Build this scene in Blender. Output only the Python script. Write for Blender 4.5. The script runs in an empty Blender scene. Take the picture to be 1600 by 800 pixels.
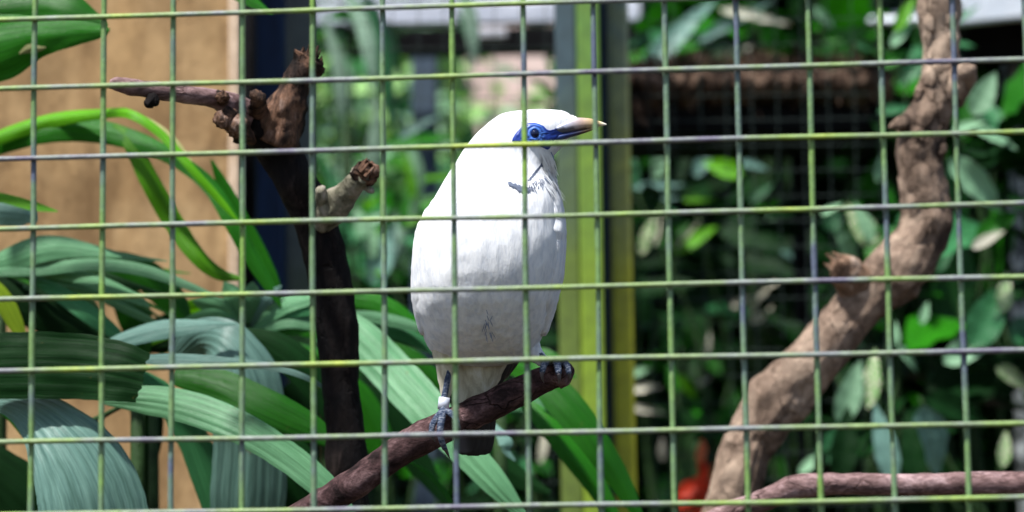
import bpy, math, random
from math import sin, cos, pi, radians, exp
from mathutils import Vector, noise, Matrix
from mathutils.bvhtree import BVHTree
random.seed(7)
SC = bpy.context.scene
COL = SC.collection
R = random.Random(11)

# ------------------------------------------------------------ camera, sky, sun, exposure
F = 4537.0                       # focal length in photo pixels (1600 wide)
PITCH, ROLL, CAM = 0.13646, -0.01234, Vector((0, 0, 1.5))
_f = Vector((0, cos(PITCH), sin(PITCH))); _r = Vector((1, 0, 0)); _u = _r.cross(_f)
RT = _r*cos(ROLL) + _u*sin(ROLL); UP = -_r*sin(ROLL) + _u*cos(ROLL); FW = _f
cam = bpy.data.cameras.new('camera'); camo = bpy.data.objects.new('camera', cam); COL.objects.link(camo)
m = Matrix((RT, UP, -FW)).transposed().to_4x4(); m.translation = CAM; camo.matrix_world = m
cam.sensor_width = 36; cam.lens = 36*F/1600; cam.clip_start = .05; cam.clip_end = 500
cam.dof.use_dof = True; cam.dof.focus_distance = 2.0; cam.dof.aperture_fstop = 5.6
SC.camera = camo
SUN_EL, SUN_AZ = radians(62), radians(-142)      # azimuth measured from +Y towards +X (behind the camera, to the left)
w = bpy.data.worlds.new('World'); SC.world = w; w.use_nodes = True
nt = w.node_tree; sky = nt.nodes.new('ShaderNodeTexSky'); sky.sky_type = 'NISHITA'; sky.sun_disc = False
sky.sun_elevation = SUN_EL; sky.sun_rotation = SUN_AZ; sky.dust_density = 1.5
bgn = nt.nodes['Background']; nt.links.new(sky.outputs[0], bgn.inputs[0]); bgn.inputs[1].default_value = .054
sl = bpy.data.lights.new('sun', 'SUN'); sl.energy = 2.6; sl.angle = radians(3); sl.color = (1, .98, .95)
so = bpy.data.objects.new('sun', sl); COL.objects.link(so)
sd = Vector((sin(SUN_AZ)*cos(SUN_EL), cos(SUN_AZ)*cos(SUN_EL), sin(SUN_EL)))
so.rotation_euler = sd.to_track_quat('Z', 'Y').to_euler(); so.location = (0, 0, 8)
SC.view_settings.view_transform = 'Standard'; SC.view_settings.look = 'None'
SC.view_settings.exposure = 1.55; SC.view_settings.gamma = 1

def P(px, py, d):                # a photo pixel at depth d (metres in front of the lens) as a world point
    return CAM + FW*d + RT*((px-800)/F*d) + UP*(-(py-400)/F*d)

# ------------------------------------------------------------ materials
def nodes(name):
    mt = bpy.data.materials.new(name); mt.use_nodes = True
    return mt, mt.node_tree, mt.node_tree.nodes['Principled BSDF']
def ramp(t, fac, stops):
    n = t.nodes.new('ShaderNodeValToRGB'); el = n.color_ramp.elements
    while len(el) < len(stops): el.new(.5)
    for e, (p, c) in zip(el, stops): e.position = p; e.color = (*c, 1)
    t.links.new(fac, n.inputs[0]); return n.outputs[0]
def noi(t, co, scale, detail=5, rough=.6, dist=0):
    n = t.nodes.new('ShaderNodeTexNoise'); n.inputs['Scale'].default_value = scale
    n.inputs['Detail'].default_value = detail; n.inputs['Roughness'].default_value = rough
    n.inputs['Distortion'].default_value = dist
    if co: t.links.new(co, n.inputs['Vector'])
    return n.outputs[0]
def mapping(t, src, sc=(1, 1, 1), rot=(0, 0, 0)):
    tc = t.nodes.new('ShaderNodeTexCoord'); mp = t.nodes.new('ShaderNodeMapping')
    mp.inputs['Scale'].default_value = sc; mp.inputs['Rotation'].default_value = rot
    t.links.new(tc.outputs[src], mp.inputs[0]); return mp.outputs[0]
def mix(t, fac, a, b, mode='MIX'):
    n = t.nodes.new('ShaderNodeMix'); n.data_type = 'RGBA'; n.blend_type = mode
    for i, v in ((0, fac), (6, a), (7, b)):
        if isinstance(v, (int, float)): n.inputs[i].default_value = v
        elif isinstance(v, tuple): n.inputs[i].default_value = (*v, 1)
        else: t.links.new(v, n.inputs[i])
    return n.outputs[2]
def bump(t, bs, h, strength=.5, dist=.002):
    b = t.nodes.new('ShaderNodeBump'); b.inputs['Strength'].default_value = strength
    b.inputs['Distance'].default_value = dist; t.links.new(h, b.inputs['Height']); t.links.new(b.outputs[0], bs.inputs['Normal'])
def rough_mat(name, stops, scale=40, sc=(1, 1, 1), rough=.8, bs_=.6, bd=.002, bscale=None, fine=None, crack=0):
    mt, t, b = nodes(name); co = mapping(t, 'Object', sc)
    sq = lambda st: [(.5+(p-.5)*.6, c) for p, c in st]
    c = ramp(t, noi(t, co, scale, 8, .7, .5), sq(stops))
    if fine: c = mix(t, .75, c, ramp(t, noi(t, co, scale*5, 5, .7), sq(fine)), 'MULTIPLY')
    h = noi(t, co, bscale or scale*2, 8, .75)
    if crack:
        v = t.nodes.new('ShaderNodeTexVoronoi'); v.feature = 'DISTANCE_TO_EDGE'; v.inputs['Scale'].default_value = crack
        wv = t.nodes.new('ShaderNodeVectorMath'); wv.operation = 'MULTIPLY_ADD'; nz = t.nodes.new('ShaderNodeTexNoise'); nz.inputs['Scale'].default_value = crack*.8
        nz.inputs['Detail'].default_value = 5; t.links.new(co, nz.inputs['Vector']); t.links.new(nz.outputs['Color'], wv.inputs[0]); wv.inputs[1].default_value = (1.6/crack,)*3; t.links.new(co, wv.inputs[2])
        t.links.new(wv.outputs[0], v.inputs['Vector'])
        cr_ = ramp(t, v.outputs['Distance'], [(0, (.38, .34, .32)), (.045, (1, 1, 1))])
        msk = ramp(t, noi(t, co, crack*.35, 3), [(.48, (0, 0, 0)), (.62, (1, 1, 1))])
        cr_ = mix(t, msk, (1., 1., 1.), cr_); c = mix(t, 1., c, cr_, 'MULTIPLY'); h = mix(t, .5, h, cr_)
    t.links.new(c, b.inputs['Base Color']); b.inputs['Roughness'].default_value = rough; b.inputs['Specular IOR Level'].default_value = .15
    bump(t, b, h, bs_, bd*2.2); return mt
def leaf_mat(name, c1, c2, stripes=10, vein=None, rough=.38, trans=.25, spots=None, spec=.22):
    mt, t, b = nodes(name)
    tc = t.nodes.new('ShaderNodeTexCoord'); sx = t.nodes.new('ShaderNodeSeparateXYZ'); t.links.new(tc.outputs['UV'], sx.inputs[0])
    st = mapping(t, 'UV', (stripes*2.2, 1.2, 1))
    streak = noi(t, st, 1.6, 5, .7)
    blotch = noi(t, mapping(t, 'Object'), 22, 4)
    c = mix(t, streak, c1, c2)
    sm = ramp(t, streak, [(.35, (.75, .75, .75)), (.65, (1.2, 1.2, 1.2))])
    c = mix(t, .8, c, sm, 'MULTIPLY'); c = mix(t, .6, c, ramp(t, noi(t, mapping(t, 'UV', (stripes*7, .8, 1)), 1.6, 3), [(.4, (.7, .75, .7)), (.6, (1.15, 1.15, 1.15))]), 'MULTIPLY'); c = mix(t, ramp(t, noi(t, mapping(t, 'Object'), 55, 6, .7), [(.66, (0, 0, 0)), (.72, (.6, .6, .6))]), c, (.16, .13, .04))
    c = mix(t, .5, c, ramp(t, blotch, [(.3, (.7, .75, .7)), (.7, (1.25, 1.2, 1.2))]), 'MULTIPLY')
    if spots: c = mix(t, ramp(t, noi(t, mapping(t, 'Object'), 30, 3, .5), [(.5, (0, 0, 0)), (.58, (1, 1, 1))]), c, spots)
    oi = t.nodes.new('ShaderNodeObjectInfo'); hs = t.nodes.new('ShaderNodeHueSaturation')
    mr = t.nodes.new('ShaderNodeMapRange'); mr.inputs[3].default_value = .65; mr.inputs[4].default_value = 1.3
    t.links.new(oi.outputs['Random'], mr.inputs[0]); t.links.new(mr.outputs[0], hs.inputs['Value']); t.links.new(c, hs.inputs['Color'])
    c = hs.outputs[0]
    t.links.new(c, b.inputs['Base Color']); b.inputs['Roughness'].default_value = rough; b.inputs['Specular IOR Level'].default_value = spec
    bump(t, b, streak, .5, .0012)
    tr = t.nodes.new('ShaderNodeBsdfTranslucent'); t.links.new(mix(t, 1.0, c, (1.0, 1.0, .55), 'MULTIPLY'), tr.inputs[0])
    ms = t.nodes.new('ShaderNodeMixShader'); ms.inputs[0].default_value = trans
    t.links.new(b.outputs[0], ms.inputs[1]); t.links.new(tr.outputs[0], ms.inputs[2])
    t.links.new(ms.outputs[0], t.nodes['Material Output'].inputs[0]); return mt
def plain(name, c, rough=.5, metal=0, spec=.5):
    mt, t, b = nodes(name); b.inputs['Roughness'].default_value = rough; b.inputs['Metallic'].default_value = metal
    b.inputs['Specular IOR Level'].default_value = spec
    t.links.new(ramp(t, noi(t, mapping(t, 'Object'), 120, 3), [(.3, tuple(x*.8 for x in c)), (.7, tuple(min(1, x*1.15) for x in c))]), b.inputs['Base Color'])
    return mt
def vcol(name, rough=.4, spec=.5, bscale=200):
    mt, t, b = nodes(name); a = t.nodes.new('ShaderNodeAttribute'); a.attribute_name = 'Col'
    t.links.new(mix(t, .35, a.outputs['Color'], ramp(t, noi(t, mapping(t, 'Object'), 300, 4), [(.3, (.6, .6, .6)), (.7, (1.3, 1.3, 1.3))]), 'MULTIPLY'), b.inputs['Base Color'])
    b.inputs['Roughness'].default_value = rough; b.inputs['Specular IOR Level'].default_value = spec; return mt

M = {}
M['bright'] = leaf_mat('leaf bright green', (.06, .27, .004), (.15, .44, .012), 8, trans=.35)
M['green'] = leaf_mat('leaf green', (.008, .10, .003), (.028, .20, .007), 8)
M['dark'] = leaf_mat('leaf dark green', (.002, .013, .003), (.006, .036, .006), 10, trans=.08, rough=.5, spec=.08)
M['pale'] = leaf_mat('leaf pale green', (.045, .19, .07), (.20, .42, .23), 9, rough=.36)
M['mint'] = leaf_mat('leaf mint green', (.15, .38, .18), (.42, .66, .44), 9, rough=.36)
M['blue'] = leaf_mat('leaf grey green', (.035, .13, .10), (.26, .43, .38), 9, rough=.33)
M['cool'] = leaf_mat('leaf cool green', (.015, .11, .04), (.07, .25, .10), 9, rough=.33)
M['yellow'] = leaf_mat('leaf yellow green', (.25, .46, .01), (.42, .55, .04), 6, trans=.4)
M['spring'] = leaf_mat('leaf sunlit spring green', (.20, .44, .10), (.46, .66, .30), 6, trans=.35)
M['haze'] = leaf_mat('leaf hazy blue green', (.14, .26, .17), (.34, .46, .36), 6, trans=.2)  # pale dull tone carries the background haze in the leaf colour
M['varieg'] = leaf_mat('leaf variegated', (.05, .22, .03), (.12, .36, .06), 6, spots=(.75, .62, .55))
M['cream'] = leaf_mat('leaf cream and wall glimpses', (.55, .55, .42), (.8, .72, .62), 6)  # also stands for glimpses of the pale wall through gaps in the foliage
M['drygreen'] = leaf_mat('leaf edge brown', (.25, .32, .04), (.5, .42, .25), 6)
M['stem'] = rough_mat('plant stem', [(.3, (.012, .03, .008)), (.7, (.03, .07, .02))], 30, rough=.5)
M['barkdark'] = rough_mat('dark shade-painted bark', [(.35, (.003, .002, .0025)), (.6, (.010, .0065, .006)), (.8, (.04, .028, .025))], 60, (1, 1, .35), .75, 1, .003, fine=[(.3, (.5, .5, .5)), (.7, (1.3, 1.3, 1.3))], crack=60)  # near-black tone paints the shade on the dead branch's lower run
M['barkpink'] = rough_mat('smooth pinkish bark', [(.25, (.10, .06, .055)), (.5, (.23, .145, .14)), (.75, (.42, .30, .30))], 55, (.5, 1, 1), .7, .8, .002, fine=[(.35, (.55, .5, .5)), (.65, (1.25, 1.25, 1.25))], crack=70)
M['barkperch'] = rough_mat('perch bark', [(.3, (.02, .011, .011)), (.52, (.085, .046, .046)), (.75, (.20, .125, .125))], 70, (.5, 1, .7), .75, 1, .0025, fine=[(.35, (.5, .45, .45)), (.65, (1.3, 1.3, 1.3))], crack=90)
M['barktan'] = rough_mat('rough tan bark', [(.30, (.065, .045, .034)), (.46, (.235, .165, .12)), (.68, (.50, .375, .28))], 12, (1, 1, .8), .85, 1, .005, 60, fine=[(.3, (.62, .6, .6)), (.65, (1.2, 1.2, 1.2))], crack=46)
M['wood'] = rough_mat('bare broken wood', [(.3, (.12, .07, .045)), (.6, (.32, .2, .13)), (.8, (.55, .42, .33))], 90, (1, 1, .4), .8, 1, .002)
M['stub'] = rough_mat('bare mossy wood', [(.3, (.11, .105, .07)), (.52, (.27, .25, .18)), (.75, (.5, .43, .37))], 70, (1, 1, .5), .8, 1, .002)
M['board'] = rough_mat('tan board', [(.25, (.185, .11, .05)), (.5, (.31, .195, .09)), (.75, (.42, .28, .14))], 3.5, (1, 1, .55), .75, .5, .002, 60, fine=[(.35, (.72, .7, .68)), (.65, (1.2, 1.2, 1.2))])
M['boardedge'] = rough_mat('board edge', [(.3, (.5, .36, .24)), (.7, (.66, .5, .36))], 20)
M['wall'] = rough_mat('pinkish plaster', [(.3, (.58, .40, .36)), (.7, (.78, .6, .54))], 6)
M['soil'] = rough_mat('leaf litter soil', [(.3, (.02, .013, .008)), (.6, (.06, .04, .025)), (.8, (.12, .09, .05))], 9, bd=.02)
M['navy'] = rough_mat('navy painted steel', [(.3, (.005, .012, .035)), (.7, (.012, .032, .085))], 14, (1, 1, .3), .5, .3)
M['black'] = rough_mat('black timber and shade', [(.3, (.002, .002, .003)), (.8, (.008, .008, .01))], 20, rough=.8)
M['slate'] = rough_mat('blue grey steel', [(.3, (.05, .075, .11)), (.7, (.10, .14, .19))], 14, (1, 1, .3), .6, .3)
M['fascia'] = rough_mat('pale grey fascia', [(.3, (.5, .53, .62)), (.7, (.78, .8, .9))], 10, (1, 1, 4), .7)
M['sheet'] = rough_mat('white roofing sheet', [(.25, (.74, .80, .88)), (.62, (.84, .88, .93)), (.8, (.4, .34, .3))], 9, rough=.6)
M['greybark'] = rough_mat('white mottled bark', [(.35, (.04, .045, .045)), (.5, (.3, .33, .33)), (.7, (.6, .64, .64))], 60, (1, 1, .6), .8)
M['coir'] = rough_mat('coir fibre', [(.34, (.012, .008, .006)), (.52, (.08, .05, .035)), (.74, (.30, .20, .14))], 32, rough=.95)
def algae(name, top, low, zlo, zhi):
    mt, t, b = nodes(name); co = mapping(t, 'Object')
    g = t.nodes.new('ShaderNodeNewGeometry'); s = t.nodes.new('ShaderNodeSeparateXYZ'); t.links.new(g.outputs['Position'], s.inputs[0])
    mr = t.nodes.new('ShaderNodeMapRange'); mr.inputs[1].default_value = zlo; mr.inputs[2].default_value = zhi; t.links.new(s.outputs['Z'], mr.inputs[0])
    ad = t.nodes.new('ShaderNodeMath'); ad.operation = 'ADD'; n = noi(t, co, 9, 6, .7)
    su = t.nodes.new('ShaderNodeMath'); su.operation = 'SUBTRACT'; t.links.new(n, su.inputs[0]); su.inputs[1].default_value = .5
    t.links.new(mr.outputs[0], ad.inputs[0]); t.links.new(su.outputs[0], ad.inputs[1]); 
    c = ramp(t, ad.outputs[0], [(.1, low), (.85, top)])
    c = mix(t, .6, c, ramp(t, noi(t, co, 70, 6), [(.3, (.6, .6, .6)), (.7, (1.25, 1.25, 1.25))]), 'MULTIPLY')
    t.links.new(c, b.inputs['Base Color']); b.inputs['Roughness'].default_value = .65; bump(t, b, n, .3, .002); return mt
M['postgreen'] = algae('algae green post', (.09, .20, .03), (.17, .26, .010), 1.7, 2.3)
M['postolive'] = algae('algae olive post', (.10, .14, .11), (.32, .33, .012), 1.72, 2.3)
M['postgrey'] = algae('grey olive post', (.035, .065, .08), (.10, .15, .018), 1.86, 2.14)
M['postleft'] = algae('dull olive post', (.07, .09, .085), (.055, .085, .02), 1.6, 2.0)
def wire_mat(name, hor):
    mt, t, b = nodes(name); co = mapping(t, 'Object', (1, 1, 1))
    n = noi(t, co, 17, 4, .6)
    c = ramp(t, n, [(.34, (.12, .11, .16)), (.42, (.20, .23, .21)), (.50, (.18, .25, .12)), (.60, (.20, .31, .07)), (.70, (.34, .42, .035))] if hor else
             [(.34, (.09, .11, .16)), (.42, (.13, .20, .14)), (.51, (.14, .24, .10)), (.70, (.18, .32, .045))])
    c = mix(t, .6, c, ramp(t, noi(t, co, 160, 5), [(.3, (.65, .65, .65)), (.7, (1.35, 1.35, 1.35))]), 'MULTIPLY')
    t.links.new(c, b.inputs['Base Color']); b.inputs['Roughness'].default_value = .5
    bump(t, b, noi(t, co, 300, 4), .6, .0008); return mt
M['wireh'] = wire_mat('coated wire horizontal', True); M['wirev'] = wire_mat('coated wire vertical', False)
M['rearwire'] = plain('rear wire', (.03, .045, .04), .6, spec=.2)

# ------------------------------------------------------------ mesh helpers
def mesh(name, V, Fc, mats, uv=None, smooth=True, col=None, mi=None):
    me = bpy.data.meshes.new(name); me.from_pydata([tuple(v) for v in V], [], Fc)
    for m_ in mats: me.materials.append(m_)
    if smooth: me.polygons.foreach_set('use_smooth', [True]*len(Fc))
    if mi: me.polygons.foreach_set('material_index', mi)
    if uv:
        l = me.uv_layers.new(name='UVMap')
        for lp in me.loops: l.data[lp.index].uv = uv[lp.vertex_index]
    if col:
        a = me.color_attributes.new('Col', 'FLOAT_COLOR', 'POINT')
        for i, c in enumerate(col): a.data[i].color = (*c, 1)
    me.update(); return me
def link(name, me, parent=None, loc=None):
    o = bpy.data.objects.new(name, me); COL.objects.link(o)
    if parent is not None: o.parent = parent; o.location = -parent.location if loc is None else loc
    elif loc is not None: o.location = loc
    return o
def thing(name, label, cat, loc, group=None):
    o = bpy.data.objects.new(name, None); COL.objects.link(o); o.location = loc; o.empty_display_size = .05
    o['label'] = label; o['category'] = cat
    if group: o['group'] = group
    return o
def tag(o, label, cat, group=None):
    o['label'] = label; o['category'] = cat
    if group: o['group'] = group
    return o
def cr(pts, n):                  # Catmull-Rom through tuples of any length
    pts = [tuple(p) for p in pts]; L = len(pts); out = []
    q = [tuple(2*a-b for a, b in zip(pts[0], pts[1]))] + pts + [tuple(2*a-b for a, b in zip(pts[-1], pts[-2]))]
    for i in range(L-1):
        p0, p1, p2, p3 = q[i:i+4]
        for k in range(n):
            t = k/n
            out.append(tuple(.5*(2*b+(c-a)*t+(2*a-5*b+4*c-d)*t*t+(3*b-a-3*c+d)*t**3) for a, b, c, d in zip(p0, p1, p2, p3)))
    out.append(pts[-1]); return out
def tube(path, sides=16, amp=0, nscale=40, knots=(), capped=True, ridges=0):
    """path: (x,y,z,r) rows in world metres."""
    V, Fc = [], []; pv = [Vector(p[:3]) for p in path]; n = len(path)
    side = None
    for i in range(n):
        T = (pv[min(i+1, n-1)]-pv[max(i-1, 0)]).normalized()
        if side is None: side = T.orthogonal().normalized()
        side = (side - T*side.dot(T)).normalized(); o2 = T.cross(side)
        for k in range(sides):
            a = 2*pi*k/sides; d = side*cos(a)+o2*sin(a); r = path[i][3]
            q = pv[i]+d*r
            if amp:
                h = noise.fractal(q*nscale, 1, 2, 4)*amp + noise.noise(q*nscale*.3)*amp*1.2
                if ridges: h += amp*ridges*abs(noise.noise(Vector((a*3, i*.05, 3))))
                r += h
            for kp, kr, kh in knots:
                r += kh*exp(-(q-kp).length_squared/(kr*kr))
            V.append(pv[i]+d*r)
    for i in range(n-1):
        for k in range(sides):
            a, b = i*sides+k, i*sides+(k+1) % sides; Fc.append((a, b, b+sides, a+sides))
    if capped:
        for i, rev in ((0, True), (n-1, False)):
            c = len(V); T = (pv[min(i+1, n-1)]-pv[max(i-1, 0)]).normalized()
            V.append(pv[i]+T*(path[i][3]*(-.15 if rev else .15)))
            for k in range(sides):
                a, b = i*sides+k, i*sides+(k+1) % sides; Fc.append((b, a, c) if rev else (a, b, c))
    return V, Fc
def px_path(rows, n=8):          # rows (px, py, depth, radius_px) -> smoothed metric path
    out = []
    for x, y, d, r in cr(rows, n):
        p = P(x, y, d); out.append((p.x, p.y, p.z, max(r, .2)*d/F))
    return out
def bits(*parts):                # join several (V,F) into one
    V, Fc = [], []
    for v, f in parts:
        o = len(V); V += list(v); Fc += [tuple(i+o for i in q) for q in f]
    return V, Fc
def box(c, ax, ay, az, bev=0):   # centre and three half axes
    ks = [(-1, -1, -1), (1, -1, -1), (1, 1, -1), (-1, 1, -1), (-1, -1, 1), (1, -1, 1), (1, 1, 1), (-1, 1, 1)]
    V = [c+ax*a+ay*b+az*d for a, b, d in ks]
    return V, [(3, 2, 1, 0), (4, 5, 6, 7), (0, 1, 5, 4), (1, 2, 6, 5), (2, 3, 7, 6), (3, 0, 4, 7)]
def bevel(o, wd=.003, seg=2):
    b = o.modifiers.new('bevel', 'BEVEL'); b.width = wd; b.segments = seg; return o

# ------------------------------------------------------------ ground
S = 60; gv = []; gf = []
N = 40
for i in range(N+1):
    for j in range(N+1):
        x = -S+2*S*i/N; y = -S+2*S*j/N
        gv.append((x, y, .05*noise.noise(Vector((x*.3, y*.3, 0)))-.03))
for i in range(N):
    for j in range(N): a = i*(N+1)+j; gf.append((a, a+N+1, a+N+2, a+1))
g = link('ground', mesh('ground', gv, gf, [M['soil']])); g['kind'] = 'structure'

# ------------------------------------------------------------ front wire mesh
YAW, D0, X0, Z0 = -0.08377, 1.74413, -0.29618, 0.39516+1.5
SX, SZ = .0435, .043875
H = Vector((cos(YAW), sin(YAW), 0)); NRM = Vector((-sin(YAW), cos(YAW), 0))
O = Vector((0, D0, 0))
fence = thing('wire_mesh_panel', 'green coated welded wire mesh with algae patches in front of the white bird', 'wire mesh', O+Vector((0, 0, 0)))
def wire(a, b, r, off, seed, wob=.0007, sides=8, n=70):
    path = []
    for i in range(n+1):
        t = i/n; p = a.lerp(b, t)
        w1 = noise.noise(Vector((seed*3.1, t*9, 0))); w2 = noise.noise(Vector((seed*3.1, t*9, 9)))
        perp = Vector((0, 0, 1)) if abs((b-a).normalized().z) < .5 else H
        p = p+perp*w1*wob+NRM*(w2*wob+off)
        path.append((p.x, p.y, p.z, r*(1+.16*noise.noise(Vector((seed, t*90, 5))))))
    return tube(path, sides)
for i in range(-8, 23):
    a = O+H*(X0+i*SX)+Vector((0, 0, Z0+6.4*SZ-26*SZ)); b = O+H*(X0+i*SX)+Vector((0, 0, Z0+6.4*SZ))
    link('wire', mesh('wire', *wire(a, b, .0018, .0019, i+.3), [M['wirev']]), fence)
for j in range(-6, 19):
    z = Z0-j*SZ
    a = O+H*(X0-8.4*SX)+Vector((0, 0, z)); b = O+H*(X0+22.4*SX)+Vector((0, 0, z))
    link('wire', mesh('wire', *wire(a, b, .00165, -.0016, j+70.7, sides=8, n=90), [M['wireh']]), fence)

V, Fc = [], []                   # weld beads where the wires cross
wr = random.Random(3)
for i in range(-8, 23):
    for j in range(-6, 19):
        c = O+H*(X0+i*SX)+Vector((0, 0, Z0-j*SZ)); r = wr.uniform(.0018, .0024); k = len(V)
        V += [c+H*r, c+Vector((0, 0, r*.9)), c-H*r, c-Vector((0, 0, r*.9)), c-NRM*.0034, c+NRM*.0037]
        for a_ in range(4): Fc += [(k+a_, k+4, k+(a_+1) % 4), (k+a_, k+(a_+1) % 4, k+5)]
wo = link('weld_beads', mesh('weld_beads', V, Fc, [M['wirev']]), fence); wo['kind'] = 'stuff'

# ------------------------------------------------------------ bird
bird = thing('bird', 'white bird with blue eye patch and ringed leg perched on the brown branch', 'bird', P(760, 640, 2.0))
BD = 2.0; K = BD/F
rows = [  # y, left, right, half depth, depth of centre (px)
 (170.5, 838, 850, 3, 12), (172.5, 812, 876, 17, 12), (177, 786, 888, 25, 12), (185, 771, 896, 31, 12), (195, 759, 897, 36, 12), (207, 746, 892, 39, 12),
 (222, 733, 884, 42, 12), (240, 720, 869, 46, 12), (255, 711, 859, 53, 10), (270, 701, 860, 62, 7), (290, 690, 868, 74, 3), (310, 678, 875, 84, 0),
 (330, 665, 878, 93, -2), (350, 655, 880, 100, -3), (375, 649, 880, 106, -4), (400, 647, 879, 109, -4), (430, 645, 876, 110, -2), (460, 645, 869, 107, 1),
 (480, 648, 864, 102, 5), (500, 652, 858, 94, 9), (520, 659, 850, 84, 14), (540, 668, 840, 70, 20), (552, 677, 831, 58, 24), (562, 692, 815, 44, 27), (570, 718, 790, 28, 30), (574, 750, 762, 6, 31)]
sm = cr(rows, 4); NS = 64; BV, BF = [], []
for y, l, r, ry, dc in sm:
    cx, rx = (l+r)/2, max((r-l)/2, 1)
    for k in range(NS):
        a = 2*pi*k/NS; ca, sa = cos(a), sin(a)
        e = 2/2.12
        x = cx+rx*math.copysign(abs(ca)**e, ca); dz = dc+ry*math.copysign(abs(sa)**e, sa)
        if y > 420 and sa < 0:   # the parting down the lower belly
            dz += 5*exp(-((x-762)/9)**2)*min(1, (y-420)/60)
        p = P(x, y, BD+dz*K)
        nn = noise.fractal(p*Vector((1, 1, 1))*60, 1, 2, 3)*.0007 + noise.noise(Vector((p.x*220, p.y*220, p.z*60)))*.0003
        c = P(cx, y, BD+dc*K); dr = (p-c); L = dr.length
        BV.append(p+dr/L*nn if L > 0 else p)
for i in range(len(sm)-1):
    for k in range(NS):
        a, b = i*NS+k, i*NS+(k+1) % NS; BF.append((a, a+NS, b+NS, b))
BF.append(tuple(range(NS))); BF.append(tuple(reversed(range((len(sm)-1)*NS, len(sm)*NS))))
mt, t, b = nodes('white plumage')
co = mapping(t, 'Object', (1, 1, .22)); n1 = noi(t, co, 260, 6, .7)
vo = t.nodes.new('ShaderNodeTexVoronoi'); vo.inputs['Scale'].default_value = 150; t.links.new(mapping(t, 'Object', (1, 1, .45)), vo.inputs['Vector'])
n2 = noi(t, mapping(t, 'Object', (1, 1, .5)), 45, 4)
t.links.new(mix(t, 1., ramp(t, n1, [(.36, (.66, .69, .74)), (.52, (.80, .81, .83)), (.62, (.84, .85, .86))]), ramp(t, n2, [(.38, (.90, .91, .93)), (.55, (1, 1, 1))]), 'MULTIPLY'), b.inputs['Base Color'])
b.inputs['Roughness'].default_value = .9; b.inputs['Specular IOR Level'].default_value = .15
b.inputs['Subsurface Weight'].default_value = .15; b.inputs['Subsurface Radius'].default_value = (.006, .006, .006)
bump(t, b, mix(t, .45, n1, vo.outputs['Distance']), .7, .0022); M['white'] = mt
body = link('body', mesh('bird_body', BV, BF, [M['white']]), bird)
bvh = BVHTree.FromPolygons(BV, BF)
def onbody(x, y, off=.0006, fb=None):
    dirn = (P(x, y, 1)-CAM).normalized(); h = bvh.ray_cast(CAM, dirn)
    if h[0] is None: return P(x, y, fb if fb else BD), -FW
    return h[0]-dirn*off, h[1]
M['cream_f'] = rough_mat('cream under tail feathers', [(.3, (.50, .45, .32)), (.55, (.72, .68, .52)), (.8, (.85, .83, .74))], 160, (1, 1, .1), .9, .8, .001)
M['plume'] = plain('feather white', (.84, .85, .86), .9, spec=.1)
M['shadef'] = plain('grey blue feather shade', (.16, .19, .27), .8, spec=.2)
M['blackf'] = plain('black flight feather', (.008, .009, .014), .45)
# small feathers over the body
FNR = {}
def feather(V, Fc, p, d, nrm, L, W, lift, sn=None):
    FNR.setdefault(id(V), []).extend([sn or nrm]*7)
    s = nrm.cross(d).normalized(); o = len(V)
    q = p-nrm*.0003; e = p+d*L+nrm*lift; mid = p+d*L*.5+nrm*(lift*.6+.0001)
    V += [q-s*W*.3, q+s*W*.3, mid-s*W*.5, mid+s*W*.5, p+d*L*.85-s*W*.28+nrm*lift*.9, p+d*L*.85+s*W*.28+nrm*lift*.9, e]
    Fc += [(o, o+2, o+3, o+1), (o+2, o+4, o+5, o+3), (o+4, o+6, o+5)]
FV, FF = [], []; GV, GF = [], []
for i in range(0):
    k = R.randrange(NS*20, len(BF)-2); f = BF[k]; row = k//NS
    if row < 2: continue
    p = sum((BV[q] for q in f), Vector())/4; p = p+(BV[f[0]]-p)*R.uniform(-1, 1)*.8
    n_ = (BV[f[2]]-BV[f[0]]).cross(BV[f[3]]-BV[f[1]]).normalized()
    cen = sum(BV[row*NS:(row+1)*NS], Vector())/NS
    if n_.dot(p-cen) < 0: n_ = -n_
    y = sm[row][0]; d = -UP
    if y < 240: d = (-UP*.6-RT*.9)                     # head feathers sweep back from the beak
    d = d + RT*R.uniform(-.2, .2)+FW*R.uniform(-.1, .1)
    d = (d-n_*d.dot(n_)).normalized(); hd = y < 230
    L = R.uniform(.004, .007) if hd else R.uniform(.007, .012)
    feather(FV, FF, p, d, n_, L, L*R.uniform(.28, .4), R.uniform(.00002, .0002) if hd else R.uniform(-.0001, .0001))
# throat ruff, crest tufts and nape edge
for i in range(330):
    t_ = R.random(); x = 858+R.uniform(-14, 8)+t_*8; y = 236+t_*56
    p, n_ = onbody(min(x, 861+max(0, (y-270))*.3), y); d = (-UP+RT*R.uniform(.05, .5)).normalized()
    V_, F_ = (FV, FF) if R.random() < .86 else (GV, GF)  # the grey share paints shading into the ruff
    feather(V_, F_, p, (d-n_*d.dot(n_)*.4).normalized(), n_, R.uniform(.006, .015), R.uniform(.0006, .0014), R.uniform(.0004, .0030))
for i in range(46):
    x = R.uniform(868, 903); y = 176+(x-868)*.30+R.uniform(-1, 5); p = P(x, y, BD+R.uniform(-18, 18)*K+.004)
    d = (UP*R.uniform(.25, .8)-RT*R.uniform(.2, 1)+FW*R.uniform(-.4, .4)).normalized()
    feather(FV, FF, p, d, -FW, R.uniform(.0018, .0042), .0012, .0003, (UP*.8-FW*.6).normalized())
for i in range(70):
    t_ = R.random(); x = 728-t_*52+3; y = 236+t_*84; p = P(x+3, y, BD+R.uniform(-10, 25)*K)
    d = (-UP-RT*R.uniform(.25, .75)).normalized(); feather(FV, FF, p, d, -FW, R.uniform(.006, .011), .0016, .0004, (UP*.5-FW*.5-RT*.6).normalized())
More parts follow.
